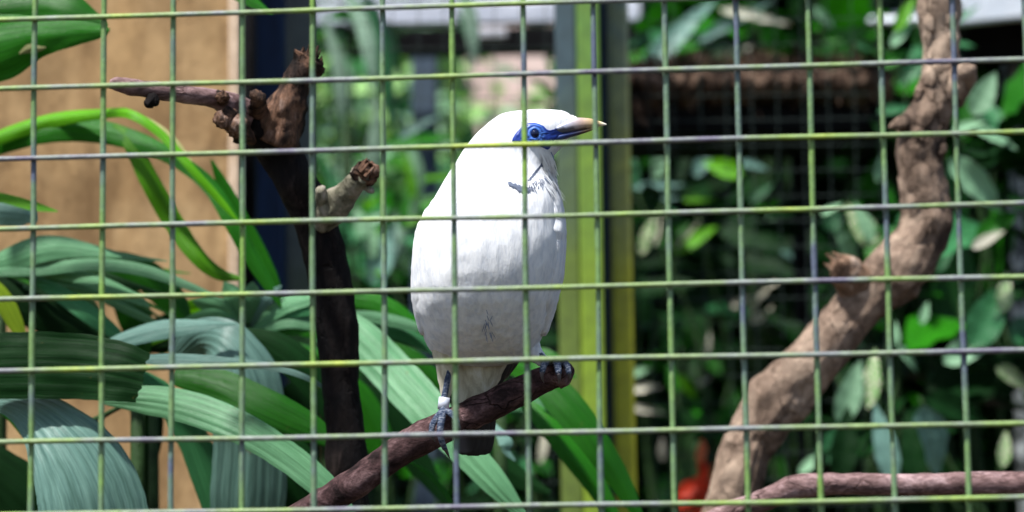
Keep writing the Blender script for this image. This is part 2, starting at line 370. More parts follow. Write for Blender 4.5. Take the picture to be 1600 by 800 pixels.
# shade of the throat crease and belly parting, painted as dark feathers
for i in range(150):
    t_ = R.random(); x = 859-t_*31+R.uniform(-1.5, 1.5); y = 242+t_*38; p, n_ = onbody(x, y, .0011)
    feather(GV, GF, p, (-UP-RT*.6).normalized(), n_, .0042, .0012, .0006)
for i in range(130):
    t_ = R.random(); x = 794+t_*30; y = 284+t_*9+R.uniform(-2, 2)+R.uniform(0, 9)*t_*(t_ < .85); p, n_ = onbody(x, y, .0014)
    feather(GV, GF, p, (-UP+RT*.5).normalized(), n_, R.uniform(.002, .005), .0012, .0005)
for i in range(34):
    t_ = R.random(); x = 826+t_*22; y = 292-t_*10+R.uniform(-6, 6); p, n_ = onbody(x, y, .0014)
    feather(GV, GF, p, (-UP-RT*R.uniform(-.6, .6)).normalized(), n_, R.uniform(.003, .006), .0007, .0006)
for i in range(14):
    x = 762+R.gauss(0, 3.5); y = 480+R.uniform(0, 46); p, n_ = onbody(x, y, .001)
    feather(GV, GF, p, (-UP+RT*R.uniform(-.7, .7)).normalized(), n_, R.uniform(.003, .007), .0006, .0004)
fm = mesh('small_feathers', FV, FF, [M['plume']], smooth=True); fm.normals_split_custom_set_from_vertices([tuple(q) for q in FNR[id(FV)]])
fo = link('small_feathers', fm, bird); fo['kind'] = 'stuff'
fo = link('crease_shade_feathers', mesh('crease_shade_feathers', GV, GF, [M['shadef']], smooth=True), bird); fo['kind'] = 'stuff'
# eye patch
outl = [(799, 221), (802, 213), (810, 203), (818, 195.5), (827, 192), (838, 192), (850, 197), (857, 203), (870, 202), (883, 198), (892, 197.5), (893, 203), (883, 211),
        (868, 218.5), (863, 227), (857, 234), (848, 231), (838, 225.5), (825, 223), (811, 222)]
ol = cr(outl+[outl[0]], 3)[:-1]; ec = (835.5, 209); NR = 12
EV, EF, EC = [], [], []
pc, _ = onbody(*ec)
fbd = (pc-CAM).dot(FW)
for r_ in range(NR+1):
    for (x, y) in ol:
        f = r_/NR; X = ec[0]+(x-ec[0])*f; Y = ec[1]+(y-ec[1])*f; dd = math.hypot(X-ec[0], Y-ec[1])
        rid = .0006*noise.noise(Vector((X*.45, Y*.45, 8)))*(r_ > 3)+.0009*exp(-((dd-9)/2.0)**2)+.0006*exp(-((dd-14)/1.6)**2)
        p, n_ = onbody(X, Y, (.0010 if r_ < NR else -.0003)+rid, fbd-.001)
        EV.append(p); lt = .75*exp(-((dd-9)/1.8)**2)+.5*exp(-((dd-14.5)/1.2)**2)  # highlight arcs on the skin ridges painted in lighter blue
        nz = noise.noise(Vector((X*.3, Y*.3, 0)))*.25
        EC.append((.006+.12*lt, .035+.30*lt+.015*nz, .27+.66*lt+.10*nz))
n0 = len(ol)
for r_ in range(NR):
    for k in range(n0):
        a, b_ = r_*n0+k, r_*n0+(k+1) % n0; EF.append((a, b_, b_+n0, a+n0))
M['skin'] = vcol('bare blue skin', .42)
link('eye_patch', mesh('eye_patch', EV, EF, [M['skin']], col=EC), bird)
def ball(c, rx, ry, rz, n=16):
    V, Fc = [], []
    for i in range(n+1):
        th = pi*i/n
        for k in range(n*2):
            a = pi*k/n; V.append(c+RT*rx*sin(th)*cos(a)+UP*rz*cos(th)+FW*ry*sin(th)*sin(a))
    for i in range(n):
        for k in range(n*2):
            a, b_ = i*n*2+k, i*n*2+(k+1) % (n*2); Fc.append((a, b_, b_+2*n, a+2*n))
    return V, Fc
M['eye'] = plain('dark blue eye', (.004, .008, .04), .08)
link('eye', mesh('eye', *ball(pc+FW*.0002, .0030, .0024, .0030), [M['eye']]), bird)
# beak
def beak(rows, colf, name):
    V, Fc, C = [], [], []; n = 16; rs = cr(rows, 4)
    for x, t0, b0, hw in rs:
        for k in range(n):
            a = 2*pi*k/n; y = (t0+b0)/2-(b0-t0)/2*sin(a); V.append(P(x, y, fbd+.014+hw*cos(a)*K)); C.append(colf(x, y))
    for i in range(len(rs)-1):
        for k in range(n):
            a, b_ = i*n+k, i*n+(k+1) % n; Fc.append((a, b_, b_+n, a+n))
    Fc.append(tuple(range(n))); Fc.append(tuple(range((len(rs)-1)*n, len(rs)*n)))
    return link(name, mesh(name, V, Fc, [M['beak']], col=C), bird)
M['beak'] = vcol('horny beak', .35)
def lerp3(x, st):
    for (a, ca), (b_, cb) in zip(st, st[1:]):
        if x <= b_: t_ = max(0, (x-a)/(b_-a)); return tuple(p+(q-p)*t_ for p, q in zip(ca, cb))
    return st[-1][1]
# the beak sits mid-head: bring it to the near side of the face a little
fbd -= .004
beak([(866, 196, 211, 13), (884, 188, 209, 12), (899, 184, 206, 10), (912, 184, 203.5, 8), (925, 185.5, 200.5, 6), (935, 188.5, 198, 4), (943, 191.5, 196.5, 2.2), (948, 193.8, 195, .6)],
     lambda x, y: tuple(a*(.3 if (x < 924 and y > 199.5) else 1) for a in lerp3(x, [(884, (.34, .37, .48)), (898, (.46, .40, .42)), (910, (.46, .32, .26)), (924, (.50, .36, .18)), (936, (.62, .48, .24)), (941, (.80, .70, .50)), (945, (.9, .86, .74))])), 'upper_beak')
beak([(858, 212, 227, 13), (870, 209, 221.5, 12), (885, 206, 216.5, 10), (900, 203.5, 212.3, 8), (914, 201, 208, 6), (926, 198.5, 203.5, 3.5), (935, 197, 199.5, 1)],
     lambda x, y: lerp3(x, [(862, (.03, .08, .30)), (885, (.02, .04, .16)), (903, (.04, .04, .08)), (915, (.12, .075, .04)), (930, (.40, .28, .1))]), 'lower_beak')
# rear plumage: under-tail, thighs, wings, tail
def slab(rows, dep, name, mt_, noisea=.0006):    # rows (y, left, right, half depth px) at depth dep
    V, Fc = [], []; n = 24; rs = cr(rows, 5)
    for y, l, r, hd in rs:
        for k in range(n):
            a = 2*pi*k/n; x = (l+r)/2+(r-l)/2*cos(a); p = P(x, y, dep+hd*sin(a)*K)
            V.append(p+RT*noise.noise(Vector((x*.35, y*.04, k)))*noisea*1.5-FW*noise.noise(Vector((x*.4, y*.03, 2)))*noisea*2)
    for i in range(len(rs)-1):
        for k in range(n):
            a, b_ = i*n+k, i*n+(k+1) % n; Fc.append((a, b_, b_+n, a+n))
    Fc.append(tuple(range(n))); Fc.append(tuple(range((len(rs)-1)*n, len(rs)*n)))
    return link(name, mesh(name, V, Fc, [mt_]), bird)
slab([(535, 700, 812, 30), (565, 706, 794, 24), (600, 712, 778, 17), (630, 716, 764, 12), (655, 722, 752, 8), (668, 730, 745, 4)], 2.020, 'undertail_feathers', M['cream_f'])
slab([(540, 672, 728, 26), (565, 679, 720, 20), (590, 684, 712, 13), (612, 688, 706, 7), (626, 691, 701, 4)], 2.004, 'thigh_feathers', M['cream_f'])
slab([(530, 790, 842, 22), (548, 806, 848, 16), (562, 826, 858, 10), (572, 842, 862, 5)], 2.006, 'thigh_feathers', M['white'])
for dx in (0, 14, 27):
    slab([(520, 772+dx*.5, 800+dx*.6, 10), (560, 770+dx*.5, 800+dx*.5, 7), (590, 767+dx*.2, 790+dx*.1, 5), (612-dx*.4, 767, 777, 2)], 2.045+dx*.0003, 'wing_tip_feather', M['blackf'], .0002)
for k, dx in enumerate((-14, -5, 4, 14)):
    slab([(570, 742+dx*.3, 772+dx*.3, 3), (640, 732+dx*.7, 766+dx*.7, 3), (690, 724+dx, 758+dx, 2.5), (706, 728+dx, 753+dx, 2), (713-abs(dx)*.15, 736+dx, 744+dx, 1)], 2.052+k*.0016, 'tail_feather', M['blackf'], .0002)
# folded wings: curved shells hugging both flanks
for sgn in (-1, 1):
    V, Fc = [], []; nn = 10
    yr = [(292, 0), (330, 1), (380, 2), (430, 3), (470, 4), (505, 5), (528, 6)]
    for y in range(300, 531, 7):
        row = min(sm, key=lambda q: abs(q[0]-y)); _, l, r, ry, dc = row; cx, rx = (l+r)/2, (r-l)/2
        for k in range(nn):
            a = (pi if sgn < 0 else 0); off = radians(-28+5*noise.noise(Vector((y*.06, 1, 1)))+ (k/(nn-1))*115) * (1 if y < 470 else 1-.4*(y-470)/60)
            ang = a-off if sgn < 0 else a+off
            o_ = (3.2 if k else -1)*min(1, (y-298)/60)*(1+.25*noise.noise(Vector((y*.12, k*.4, 2))))
            V.append(P(cx+(rx+o_)*cos(ang), y, BD+(dc+(ry+o_+2)*sin(ang))*K)+FW*0)
    nr = len(V)//nn
    for i in range(nr-1):
        for k in range(nn-1): a = i*nn+k; Fc.append((a, a+1, a+nn+1, a+nn))
    wg = link('wing', mesh('wing', V, Fc, [M['white']]), bird)
    sd_ = wg.modifiers.new('solid', 'SOLIDIFY'); sd_.thickness = .001
# legs, ring, toes
M['leg'] = rough_mat('scaly grey blue leg', [(.35, (.03, .05, .10)), (.5, (.09, .12, .19)), (.66, (.34, .37, .43))], 260, (1, 1, 2.2), .5, 1, .001, 500)
def limb(name, rows, sides=10, mt_=None, n=5): return link(name, mesh(name, *tube(px_path(rows, n), sides, .00015, 300), [mt_ or M['leg']]), bird)
limb('leg', [(705, 556, 2.0, 6), (702, 580, 1.999, 5), (697, 605, 1.998, 4.6), (693, 628, 1.997, 5), (692, 645, 1.993, 6)])
limb('leg', [(832, 545, 2.005, 6), (850, 560, 2.002, 5), (862, 568, 1.998, 6)])
M['ring'] = plain('metal leg ring', (.72, .75, .86), .4, .25)
V, Fc = [], []
c0, c1 = P(694.6, 621, 1.9975), P(692.3, 640, 1.9965)
ax = (c1-c0).normalized(); s1 = ax.orthogonal().normalized(); s2 = ax.cross(s1); n = 24
for (tt, rr) in ((0, .0029), (0, .0039), (.5, .0040), (1, .0039), (1, .0029)):
    for k in range(n): a = 2*pi*k/n; V.append(c0.lerp(c1, tt)+(s1*cos(a)+s2*sin(a))*rr)
for i in range(4):
    for k in range(n): a, b_ = i*n+k, i*n+(k+1) % n; Fc.append((a, b_, b_+n, a+n))
link('leg_ring', mesh('leg_ring', V, Fc, [M['ring']]), bird)
M['claw'] = plain('claw', (.10, .09, .10), .45)
def toe(rows, claw):
    o = limb('toe', rows); link('claw', mesh('claw', *tube(px_path(claw, 4), 8), [M['claw']]), o, (0, 0, 0)); return o
toe([(692, 642, 1.990, 6.5), (690, 655, 1.977, 6), (688, 672, 1.971, 5.5), (690, 688, 1.971, 5), (695, 701, 1.975, 4.2)], [(695, 700, 1.975, 3.6), (699, 708, 1.978, 2.4), (703, 717, 1.985, .5)])
toe([(690, 643, 1.990, 5.5), (683, 652, 1.982, 5.5), (676, 664, 1.976, 5), (674, 676, 1.974, 4.2)], [(674, 675, 1.974, 3.4), (675, 683, 1.975, 2.2), (680, 690, 1.98, .5)])
toe([(694, 643, 1.990, 5.5), (703, 645, 1.982, 5.5), (711, 652, 1.974, 5), (715, 662, 1.971, 4.2)], [(715, 661, 1.971, 3.4), (718, 669, 1.971, 2.2), (721, 678, 1.975, .5)])
toe([(692, 640, 1.994, 5.5), (694, 637, 2.006, 5), (696, 642, 2.02, 4.6)], [(696, 642, 2.02, 3.2), (698, 652, 2.026, .5)])
toe([(862, 567, 1.997, 6.5), (856, 563, 1.986, 6), (850, 570, 1.978, 5.6), (847, 582, 1.975, 4.6)], [(847, 581, 1.975, 3.6), (847, 590, 1.976, 2.2), (850, 598, 1.98, .5)])
toe([(864, 566, 1.997, 6.5), (868, 563, 1.987, 6.2), (871, 570, 1.978, 5.8), (873, 584, 1.974, 4.8)], [(873, 583, 1.974, 3.8), (874, 592, 1.975, 2.4), (873, 600, 1.98, .5)])
toe([(866, 566, 1.998, 6.5), (878, 564, 1.99, 6), (886, 572, 1.982, 5.4), (889, 584, 1.979, 4.4)], [(889, 583, 1.979, 3.4), (890, 591, 1.981, 2.2), (888, 598, 1.985, .5)])
toe([(863, 566, 2.0, 6), (862, 566, 2.012, 5.4), (864, 576, 2.023, 4.6)], [(864, 576, 2.023, 3.4), (866, 588, 2.026, .5)])

# ------------------------------------------------------------ branches and trunks
def kn(px, py, d, rpx, hpx): return (P(px, py, d), rpx*d/F, hpx*d/F)
def to_ground(rows, gx, gy, r, n=8):  # prepend a metric run from the ground to the first row
    path = px_path(rows, n); p = path[0]; q = (gx, gy, -.05, r)
    mid = (p[0]*.6+gx*.4, p[1]*.6+gy*.4, p[2]*.55, (p[3]+r)/2)
    p1 = path[3]
    P0, P1 = Vector(p[:3]), Vector(q[:3]); L = (P1-P0).length
    dv = (P0-Vector(p1[:3])).normalized()*L*.35; out = []
    for i in range(30):          # one smooth sweep down to the ground, leaving the visible run along its own direction
        t = i/30; a = P1.lerp(P1+Vector((0, 0, L*.35)), 1); b = P0+dv
        v = P1*(1-t)**3+a*3*t*(1-t)**2+b*3*t*t*(1-t)+P0*t**3
        out.append((v.x, v.y, v.z, q[3]+(p[3]-q[3])*t))
    return out+path
def splinters(px, py, d, dx, dy, rpx, n, lpx, seed):
    rr = random.Random(seed); L = math.hypot(dx, dy); T = (RT*dx/L-UP*dy/L); k_ = d/F; s1 = T.orthogonal().normalized(); s2 = T.cross(s1); out = []
    for i in range(n):
        a = rr.uniform(0, 2*pi); r = rpx*k_*rr.uniform(.35, .98); q = P(px, py, d)+(s1*cos(a)+s2*sin(a))*r; l = lpx*k_*rr.uniform(.3, 1.2)
        w_ = rpx*k_*rr.uniform(.10, .30); e = q+(T+(s1*cos(a)+s2*sin(a))*rr.uniform(-.3, .3)).normalized()*l; b0 = q-T*rpx*k_*.6
        out.append(tube([(*b0, w_), (*q, w_*.9), (*q.lerp(e, .6), w_*rr.uniform(.4, .9)), (*e, w_*rr.uniform(.1, .5))], 5))
    return bits(*out)
# perch
perch = thing('perch_branch', 'reddish brown slanting perch branch the white bird stands on', 'branch', P(500, 790, 2.0))
rows = [(440, 830, 2.02, 27), (500, 790, 2.01, 26), (560, 752, 2.0, 25), (620, 708, 2.0, 25), (680, 673, 2.0, 26), (740, 645, 2.0, 25), (800, 617, 2.0, 23), (850, 593, 2.0, 22), (872, 583, 2.0, 22)]
link('bark', mesh('perch_bark', *tube(to_ground(rows, -.75, 2.12, .022), 36, .0011, 75, [kn(545, 772, 1.98, 14, 5), (P(862, 572, 1.99), .006, .001), kn(640, 715, 1.985, 12, 3)]), [M['barkperch']]), perch)
link('broken_end', mesh('perch_broken_end', *tube(px_path([(866, 586, 1.998, 20), (878, 580, 1.997, 21), (888, 576, 1.996, 14), (892, 574, 1.995, 6)], 6), 26, .0018, 160), [M['barkperch']]), perch)
# dead forked branch on the left
dead = thing('forked_dead_branch', 'dark dead forked branch with broken stubs standing left of the bird', 'dead branch', P(540, 800, 2.17))
rows = [(545, 800, 2.17, 30), (540, 700, 2.17, 31), (532, 600, 2.17, 30), (525, 500, 2.17, 31), (512, 420, 2.17, 33), (494, 350, 2.17, 33), (468, 295, 2.16, 31), (440, 240, 2.16, 32), (420, 205, 2.15, 38), (405, 183, 2.15, 34)]
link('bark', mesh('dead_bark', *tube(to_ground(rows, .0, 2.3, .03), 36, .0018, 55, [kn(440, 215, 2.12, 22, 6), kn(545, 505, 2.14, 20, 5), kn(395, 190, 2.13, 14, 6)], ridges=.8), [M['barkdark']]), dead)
M['barkfork'] = rough_mat('weathered lit fork bark', [(.3, (.008, .005, .004)), (.5, (.045, .027, .02)), (.66, (.17, .09, .055)), (.85, (.38, .27, .22))], 42, (1, 1, .5), .75, 1, .003, 90, fine=[(.3, (.45, .45, .45)), (.7, (1.3, 1.3, 1.3))], crack=75)  # weathered forks; light on these upper parts is put into a paler colour
rows = [(425, 225, 2.145, 34), (438, 190, 2.145, 33), (452, 155, 2.145, 27), (468, 122, 2.145, 22), (480, 100, 2.145, 22), (485, 92, 2.145, 21)]
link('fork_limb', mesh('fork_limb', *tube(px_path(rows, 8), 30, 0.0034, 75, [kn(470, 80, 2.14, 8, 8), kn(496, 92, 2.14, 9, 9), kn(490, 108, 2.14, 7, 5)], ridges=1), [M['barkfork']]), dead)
sp = bits(*[tube(px_path([(x, y+14, 2.148, r), (x+dx*.5, y, 2.146, r*.85), (x+dx, y-9, 2.146, r*.35)], 5), 10, .0012, 170) for x, y, r, dx in ((466, 92, 7, 2), (476, 88, 8, -1), (489, 92, 7, 3), (497, 98, 7, 5), (471, 84, 5, 0))])
sp = bits(sp, splinters(484, 92, 2.145, .15, -1, 20, 24, 20, 9))
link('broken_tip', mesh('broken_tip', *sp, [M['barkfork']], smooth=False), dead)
rows = [(410, 195, 2.15, 26), (382, 178, 2.14, 25), (360, 165, 2.13, 21), (338, 155, 2.12, 15), (300, 149, 2.11, 14), (250, 142, 2.10, 14), (205, 136, 2.09, 13.5), (183, 132, 2.09, 12), (172, 131, 2.09, 8)]
link('side_twig', mesh('side_twig', *tube(px_path(rows, 8), 28, .0009, 90, [kn(350, 180, 2.11, 12, 9), kn(340, 150, 2.11, 10, 5), kn(190, 125, 2.08, 10, 2)]), [M['barkpink']]), dead)
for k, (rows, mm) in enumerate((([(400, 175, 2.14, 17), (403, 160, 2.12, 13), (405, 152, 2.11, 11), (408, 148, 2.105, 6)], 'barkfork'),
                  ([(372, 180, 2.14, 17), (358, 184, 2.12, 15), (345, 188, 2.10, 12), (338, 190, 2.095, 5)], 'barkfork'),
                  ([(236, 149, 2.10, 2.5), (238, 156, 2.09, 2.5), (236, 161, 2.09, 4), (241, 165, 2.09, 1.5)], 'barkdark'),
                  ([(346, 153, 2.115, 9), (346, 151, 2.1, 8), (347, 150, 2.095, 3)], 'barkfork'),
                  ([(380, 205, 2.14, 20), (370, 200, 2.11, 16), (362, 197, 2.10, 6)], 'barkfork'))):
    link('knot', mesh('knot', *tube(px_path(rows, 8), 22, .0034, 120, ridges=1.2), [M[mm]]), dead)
rows = [(503, 347, 2.16, 24), (520, 325, 2.15, 23), (540, 302, 2.14, 19), (558, 283, 2.13, 18), (568, 274, 2.125, 18), (573, 269, 2.12, 15)]
link('broken_stub', mesh('broken_stub', *bits(tube(px_path(rows, 8), 28, .0024, 100, [kn(575, 262, 2.11, 8, 4)]),
     tube(px_path([(512, 325, 2.15, 13), (503, 306, 2.14, 12), (499, 296, 2.135, 6)], 5), 16, .0018, 120),
     tube(px_path([(566, 290, 2.13, 6), (576, 296, 2.125, 5), (583, 300, 2.12, 2)], 4), 10, .001, 120)), [M['stub']]), dead)
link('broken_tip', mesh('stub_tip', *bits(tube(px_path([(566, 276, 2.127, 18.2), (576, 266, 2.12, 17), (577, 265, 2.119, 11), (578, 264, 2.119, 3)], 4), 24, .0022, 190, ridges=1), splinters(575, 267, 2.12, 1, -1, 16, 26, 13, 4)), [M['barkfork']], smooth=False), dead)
# thick gnarled trunk on the right
tr = thing('gnarled_trunk', 'thick gnarled tan tree trunk leaning and bending up behind the mesh on the right', 'tree trunk', P(1150, 800, 2.45))
D = 2.45
rows = [(1128, 850, D, 35), (1138, 800, D, 35), (1154, 740, D, 35), (1171, 690, D, 36), (1196, 645, D, 40), (1232, 605, D, 42), (1272, 565, D, 39), (1312, 514, D, 36), (1351, 470, D, 36), (1395, 435, D, 42),
        (1430, 395, D, 44), (1450, 355, D, 43), (1447, 310, D, 39), (1440, 260, D, 38), (1446, 205, D, 37), (1462, 150, D, 34), (1472, 100, D, 31), (1470, 50, D, 31), (1465, 0, D, 31), (1458, -80, D, 30), (1440, -240, D, 28)]
tpath = to_ground(rows, .1, 2.4, .05, n=10)
link('trunk', mesh('gnarled_bark', *tube(tpath, 72, .0055, 21, [kn(1185, 620, D-.02, 20, 5), kn(1235, 560, D-.02, 24, 8), kn(1180, 600, D, 20, 7), kn(1315, 445, D-.02, 24, 6), kn(1418, 185, D, 22, 10), kn(1420, 415, D, 26, 8), kn(1480, 345, D, 26, 6), kn(1250, 610, D-.02, 12, -6), kn(1205, 625, D-.03, 9, -8), kn(1330, 500, D-.02, 9, -6), kn(1380, 440, D-.02, 9, -5), kn(1465, 190, D-.02, 10, -6), kn(1180, 690, D-.02, 10, -6), kn(1445, 250, D-.02, 12, -6), kn(1150, 770, D, 16, 6)], ridges=.5), [M['barktan']]), tr)
link('branch_stub', mesh('trunk_stub', *bits(tube(px_path([(1350, 455, D, 36), (1330, 436, D-.01, 30), (1316, 418, D-.02, 24), (1308, 410, D-.02, 18)], 7), 24, .0035, 55), splinters(1310, 412, D-.02, -.8, -.7, 18, 20, 20, 12)), [M['wood']], smooth=False), tr)
link('branch_stub', mesh('trunk_stub2', *tube(px_path([(1480, 150, D, 26), (1500, 125, D-.01, 22), (1512, 108, D-.02, 15), (1518, 100, D-.02, 6)], 7), 22, .0025, 70), [M['barktan']]), tr)
link('branch_stub', mesh('trunk_stub3', *tube(px_path([(1425, 190, D, 22), (1408, 192, D-.01, 13), (1396, 196, D-.01, 8), (1388, 200, D-.01, 3)], 6), 18, .002, 70), [M['barktan']]), tr)
# lifted bark plates
rk = random.Random(5); i0 = 20
for i in range(34):
    k = rk.randrange(45, len(tpath)-25); c = Vector(tpath[k][:3]); T = (Vector(tpath[k+1][:3])-Vector(tpath[k-1][:3])).normalized()
    a = rk.uniform(-1.2, 1.2); sd2 = T.cross(FW).normalized(); out = (-FW*cos(a)+sd2*sin(a)).normalized(); s2 = out.cross(T)
    r = tpath[k][3]+.0012; Lp, Wp = rk.uniform(.006, .014), rk.uniform(.004, .010); V = []; nn = 9
    cc = c+out*r
    for j in range(nn):
        an = 2*pi*j/nn; q = rk.uniform(.7, 1.2); V.append(cc+T*Lp*cos(an)*q+s2*Wp*sin(an)*q-out*.0012)
    V.append(cc+out*rk.uniform(.0012, .003)); Fc = [(j, (j+1) % nn, nn) for j in range(nn)]
    link('bark_plate', mesh('bark_plate', V, Fc, [M['barktan']], smooth=False), tr)
# pinkish branch across the lower right corner
lb = thing('lower_branch', 'smooth pinkish branch crossing the lower right corner below the gnarled trunk', 'branch', P(1200, 790, 2.2))
rows = [(1060, 850, 2.22, 16), (1130, 805, 2.21, 17), (1190, 783, 2.2, 18), (1240, 763, 2.2, 19), (1290, 757, 2.2, 17.5), (1350, 757, 2.2, 17), (1420, 758, 2.2, 17), (1500, 756, 2.2, 17.5), (1570, 755, 2.2, 18), (1650, 754, 2.2, 18), (1760, 770, 2.2, 18), (1850, 840, 2.2, 19)]
pth = to_ground(rows, -.15, 2.25, .012)+[(P(1900, 1000, 2.2).x, 2.2, .9, .009), (P(1930, 1000, 2.2).x, 2.2, -.05, .011)]
link('bark', mesh('lower_branch_bark', *tube(pth, 28, .0008, 80, [kn(1300, 750, 2.19, 10, 4), kn(1236, 752, 2.19, 14, 3)]), [M['barkpink']]), lb)

# ------------------------------------------------------------ leaves
def strap(rows, mt_, tilt=0, pleats=5, amp=.02, fold=.12, n=9, nu=17, torn=False, seed=0):
    """rows (px,py,depth,width px): a pleated strap leaf along that midrib."""
    pts = cr(rows, n); pw = [P(x, y, d) for x, y, d, _ in pts]; V, Fc, UVs = [], [], []; L = 0
    for i, (x, y, d, wd) in enumerate(pts):
        T = (pw[min(i+1, len(pw)-1)]-pw[max(i-1, 0)]).normalized(); vd = (pw[i]-CAM).normalized()
        s = T.cross(vd).normalized(); nn = s.cross(T).normalized(); s_ = s*cos(tilt)+nn*sin(tilt); n_ = s_.cross(T).normalized()
        if n_.dot(vd) > 0: n_ = -n_
        if i: L += (pw[i]-pw[i-1]).length
        W = max(wd, .6)*d/F
        for k in range(nu):
            u = k/(nu-1)*2-1
            wob = noise.noise(Vector((x*.02, u*2+seed, seed*7.7)))*.03*W
            h = -abs(u)**1.5*fold*W + cos(u*pi*pleats+noise.noise(Vector((u*3, seed, 0)))*1.5)*amp*.4*W*(.4+.6*abs(noise.noise(Vector((u*5, x*.004, seed)))*2)) + wob
            ee = 1+.03*noise.noise(Vector((x*.06, y*.06, u+seed)))
            extra = Vector((0, 0, 0))
            if torn and i == len(pts)-1: extra = T*W*.09*noise.noise(Vector((u*4, seed, 1)))
            V.append(pw[i]+s_*u*W*.5*ee+n_*h+extra); UVs.append(((u+1)/2, L*8))
    for i in range(len(pts)-1):
        for k in range(nu-1): a = i*nu+k; Fc.append((a, a+1, a+nu+1, a+nu))
    return mesh('strap_leaf', V, Fc, [mt_], UVs)
def plant(name, label, cat, base, leaves, stems, group=None):
    rt = thing(name, label, cat, base, group)
    for rows in stems: link('stem', mesh('stem', *tube(rows, 10, .0008, 60), [M['stem']]), rt)
    for k, L in enumerate(leaves):
        rows, mk, tilt = L[0], L[1], L[2]; kw = L[3] if len(L) > 3 else {}
        link('leaf', strap(rows, M[mk], tilt, seed=k*1.37+len(label), **kw), rt)
    return rt
def gstem(px, py, d, r=.007, dx=0):
    p = P(px, py, d); return cr([(p.x+dx, p.y+.05, -.02, r*1.6), (p.x+dx*.6, p.y+.03, p.z*.5, r*1.2), (p.x, p.y, p.z, r*.8)], 8)
GP = 'strap-leaved plants against the tan board'
# (a) tall plant at the left edge: arching ribbons
plant('strap_leaf_plant', 'bright green plant with long ribbon leaves arching across the tan board', 'plant', (P(-60, 900, 2.45).x, 2.45, 0), [
 ([(-70, 250, 2.4, 20), (0, 212, 2.4, 26), (80, 186, 2.4, 26), (160, 176, 2.38, 18), (205, 177, 2.36, 17), (255, 210, 2.35, 16), (300, 262, 2.34, 15), (345, 312, 2.34, 13), (372, 345, 2.34, 5)], 'bright', .5, {'fold': .25}),
 ([(200, 172, 2.365, 2), (240, 192, 2.357, 7), (272, 218, 2.35, 8), (300, 252, 2.345, 2)], 'drygreen', .2, {'pleats': 2}),
 ([(-60, 240, 2.42, 34), (0, 222, 2.41, 36), (70, 203, 2.4, 40), (140, 200, 2.4, 42), (215, 218, 2.39, 34), (280, 250, 2.38, 27), (330, 290, 2.37, 28), (365, 345, 2.36, 30), (395, 400, 2.36, 28), (425, 450, 2.36, 20), (440, 480, 2.36, 3)], 'green', .45, {'fold': .2}),
 ([(178, 195, 2.40, 12), (205, 222, 2.39, 26), (235, 280, 2.38, 32), (272, 345, 2.38, 33), (310, 400, 2.37, 27), (345, 428, 2.37, 20), (385, 436, 2.37, 3)], 'bright', .3, {'fold': .2}),
 ([(330, 250, 2.4, 4), (352, 300, 2.4, 24), (375, 350, 2.4, 34), (405, 405, 2.4, 32), (425, 440, 2.4, 22), (442, 475, 2.4, 3)], 'green', -.3),
 ([(-60, 300, 2.3, 20), (0, 307, 2.3, 20), (50, 320, 2.3, 20), (90, 330, 2.3, 3)], 'bright', .7),
 ([(-60, 330, 2.35, 40), (0, 330, 2.35, 44), (40, 335, 2.35, 38), (58, 345, 2.35, 6)], 'blue', .2),
 ([(-40, 430, 2.3, 30), (0, 462, 2.3, 34), (25, 505, 2.3, 26), (42, 550, 2.3, 4)], 'yellow', .3),
 ], [gstem(-60, 260, 2.42), gstem(-62, 320, 2.33)], GP)
# (b) top-left big leaf and tip
plant('broad_leaf_plant', 'rich green plant with wide drooping leaves in the top left corner', 'plant', (P(-100, 900, 2.3).x, 2.3, 0), [
 ([(-120, 40, 2.3, 60), (-40, 22, 2.3, 76), (40, 8, 2.3, 84), (100, 12, 2.29, 66), (140, 28, 2.29, 36), (168, 40, 2.29, 5)], 'green', .4, {'pleats': 1, 'amp': .04}),
 ([(-160, 130, 2.27, 70), (-80, 98, 2.27, 92), (0, 72, 2.27, 104), (60, 56, 2.27, 66), (120, 50, 2.27, 40), (158, 48, 2.27, 22), (172, 46, 2.27, 3)], 'green', .2, {'pleats': 1, 'amp': .03}),
 ([(30, 84, 2.262, 3), (45, 76, 2.262, 14), (60, 76, 2.262, 10), (72, 74, 2.262, 2)], 'drygreen', .1, {'pleats': 1}),
 ([(330, -60, 2.3, 30), (365, -18, 2.3, 28), (395, 2, 2.3, 20), (426, 22, 2.3, 3)], 'green', .5, {'pleats': 1}),
 ([(345, -55, 2.32, 20), (385, -20, 2.32, 26), (405, 5, 2.32, 12), (408, 14, 2.32, 3)], 'dark', .4, {'pleats': 1}),
 ], [gstem(-120, 40, 2.33), cr([tuple(P(-120, 40, 2.33))+(.004,), tuple(P(60, -160, 2.33))+(.003,), tuple(P(330, -60, 2.31))+(.0025,)], 10)], GP)
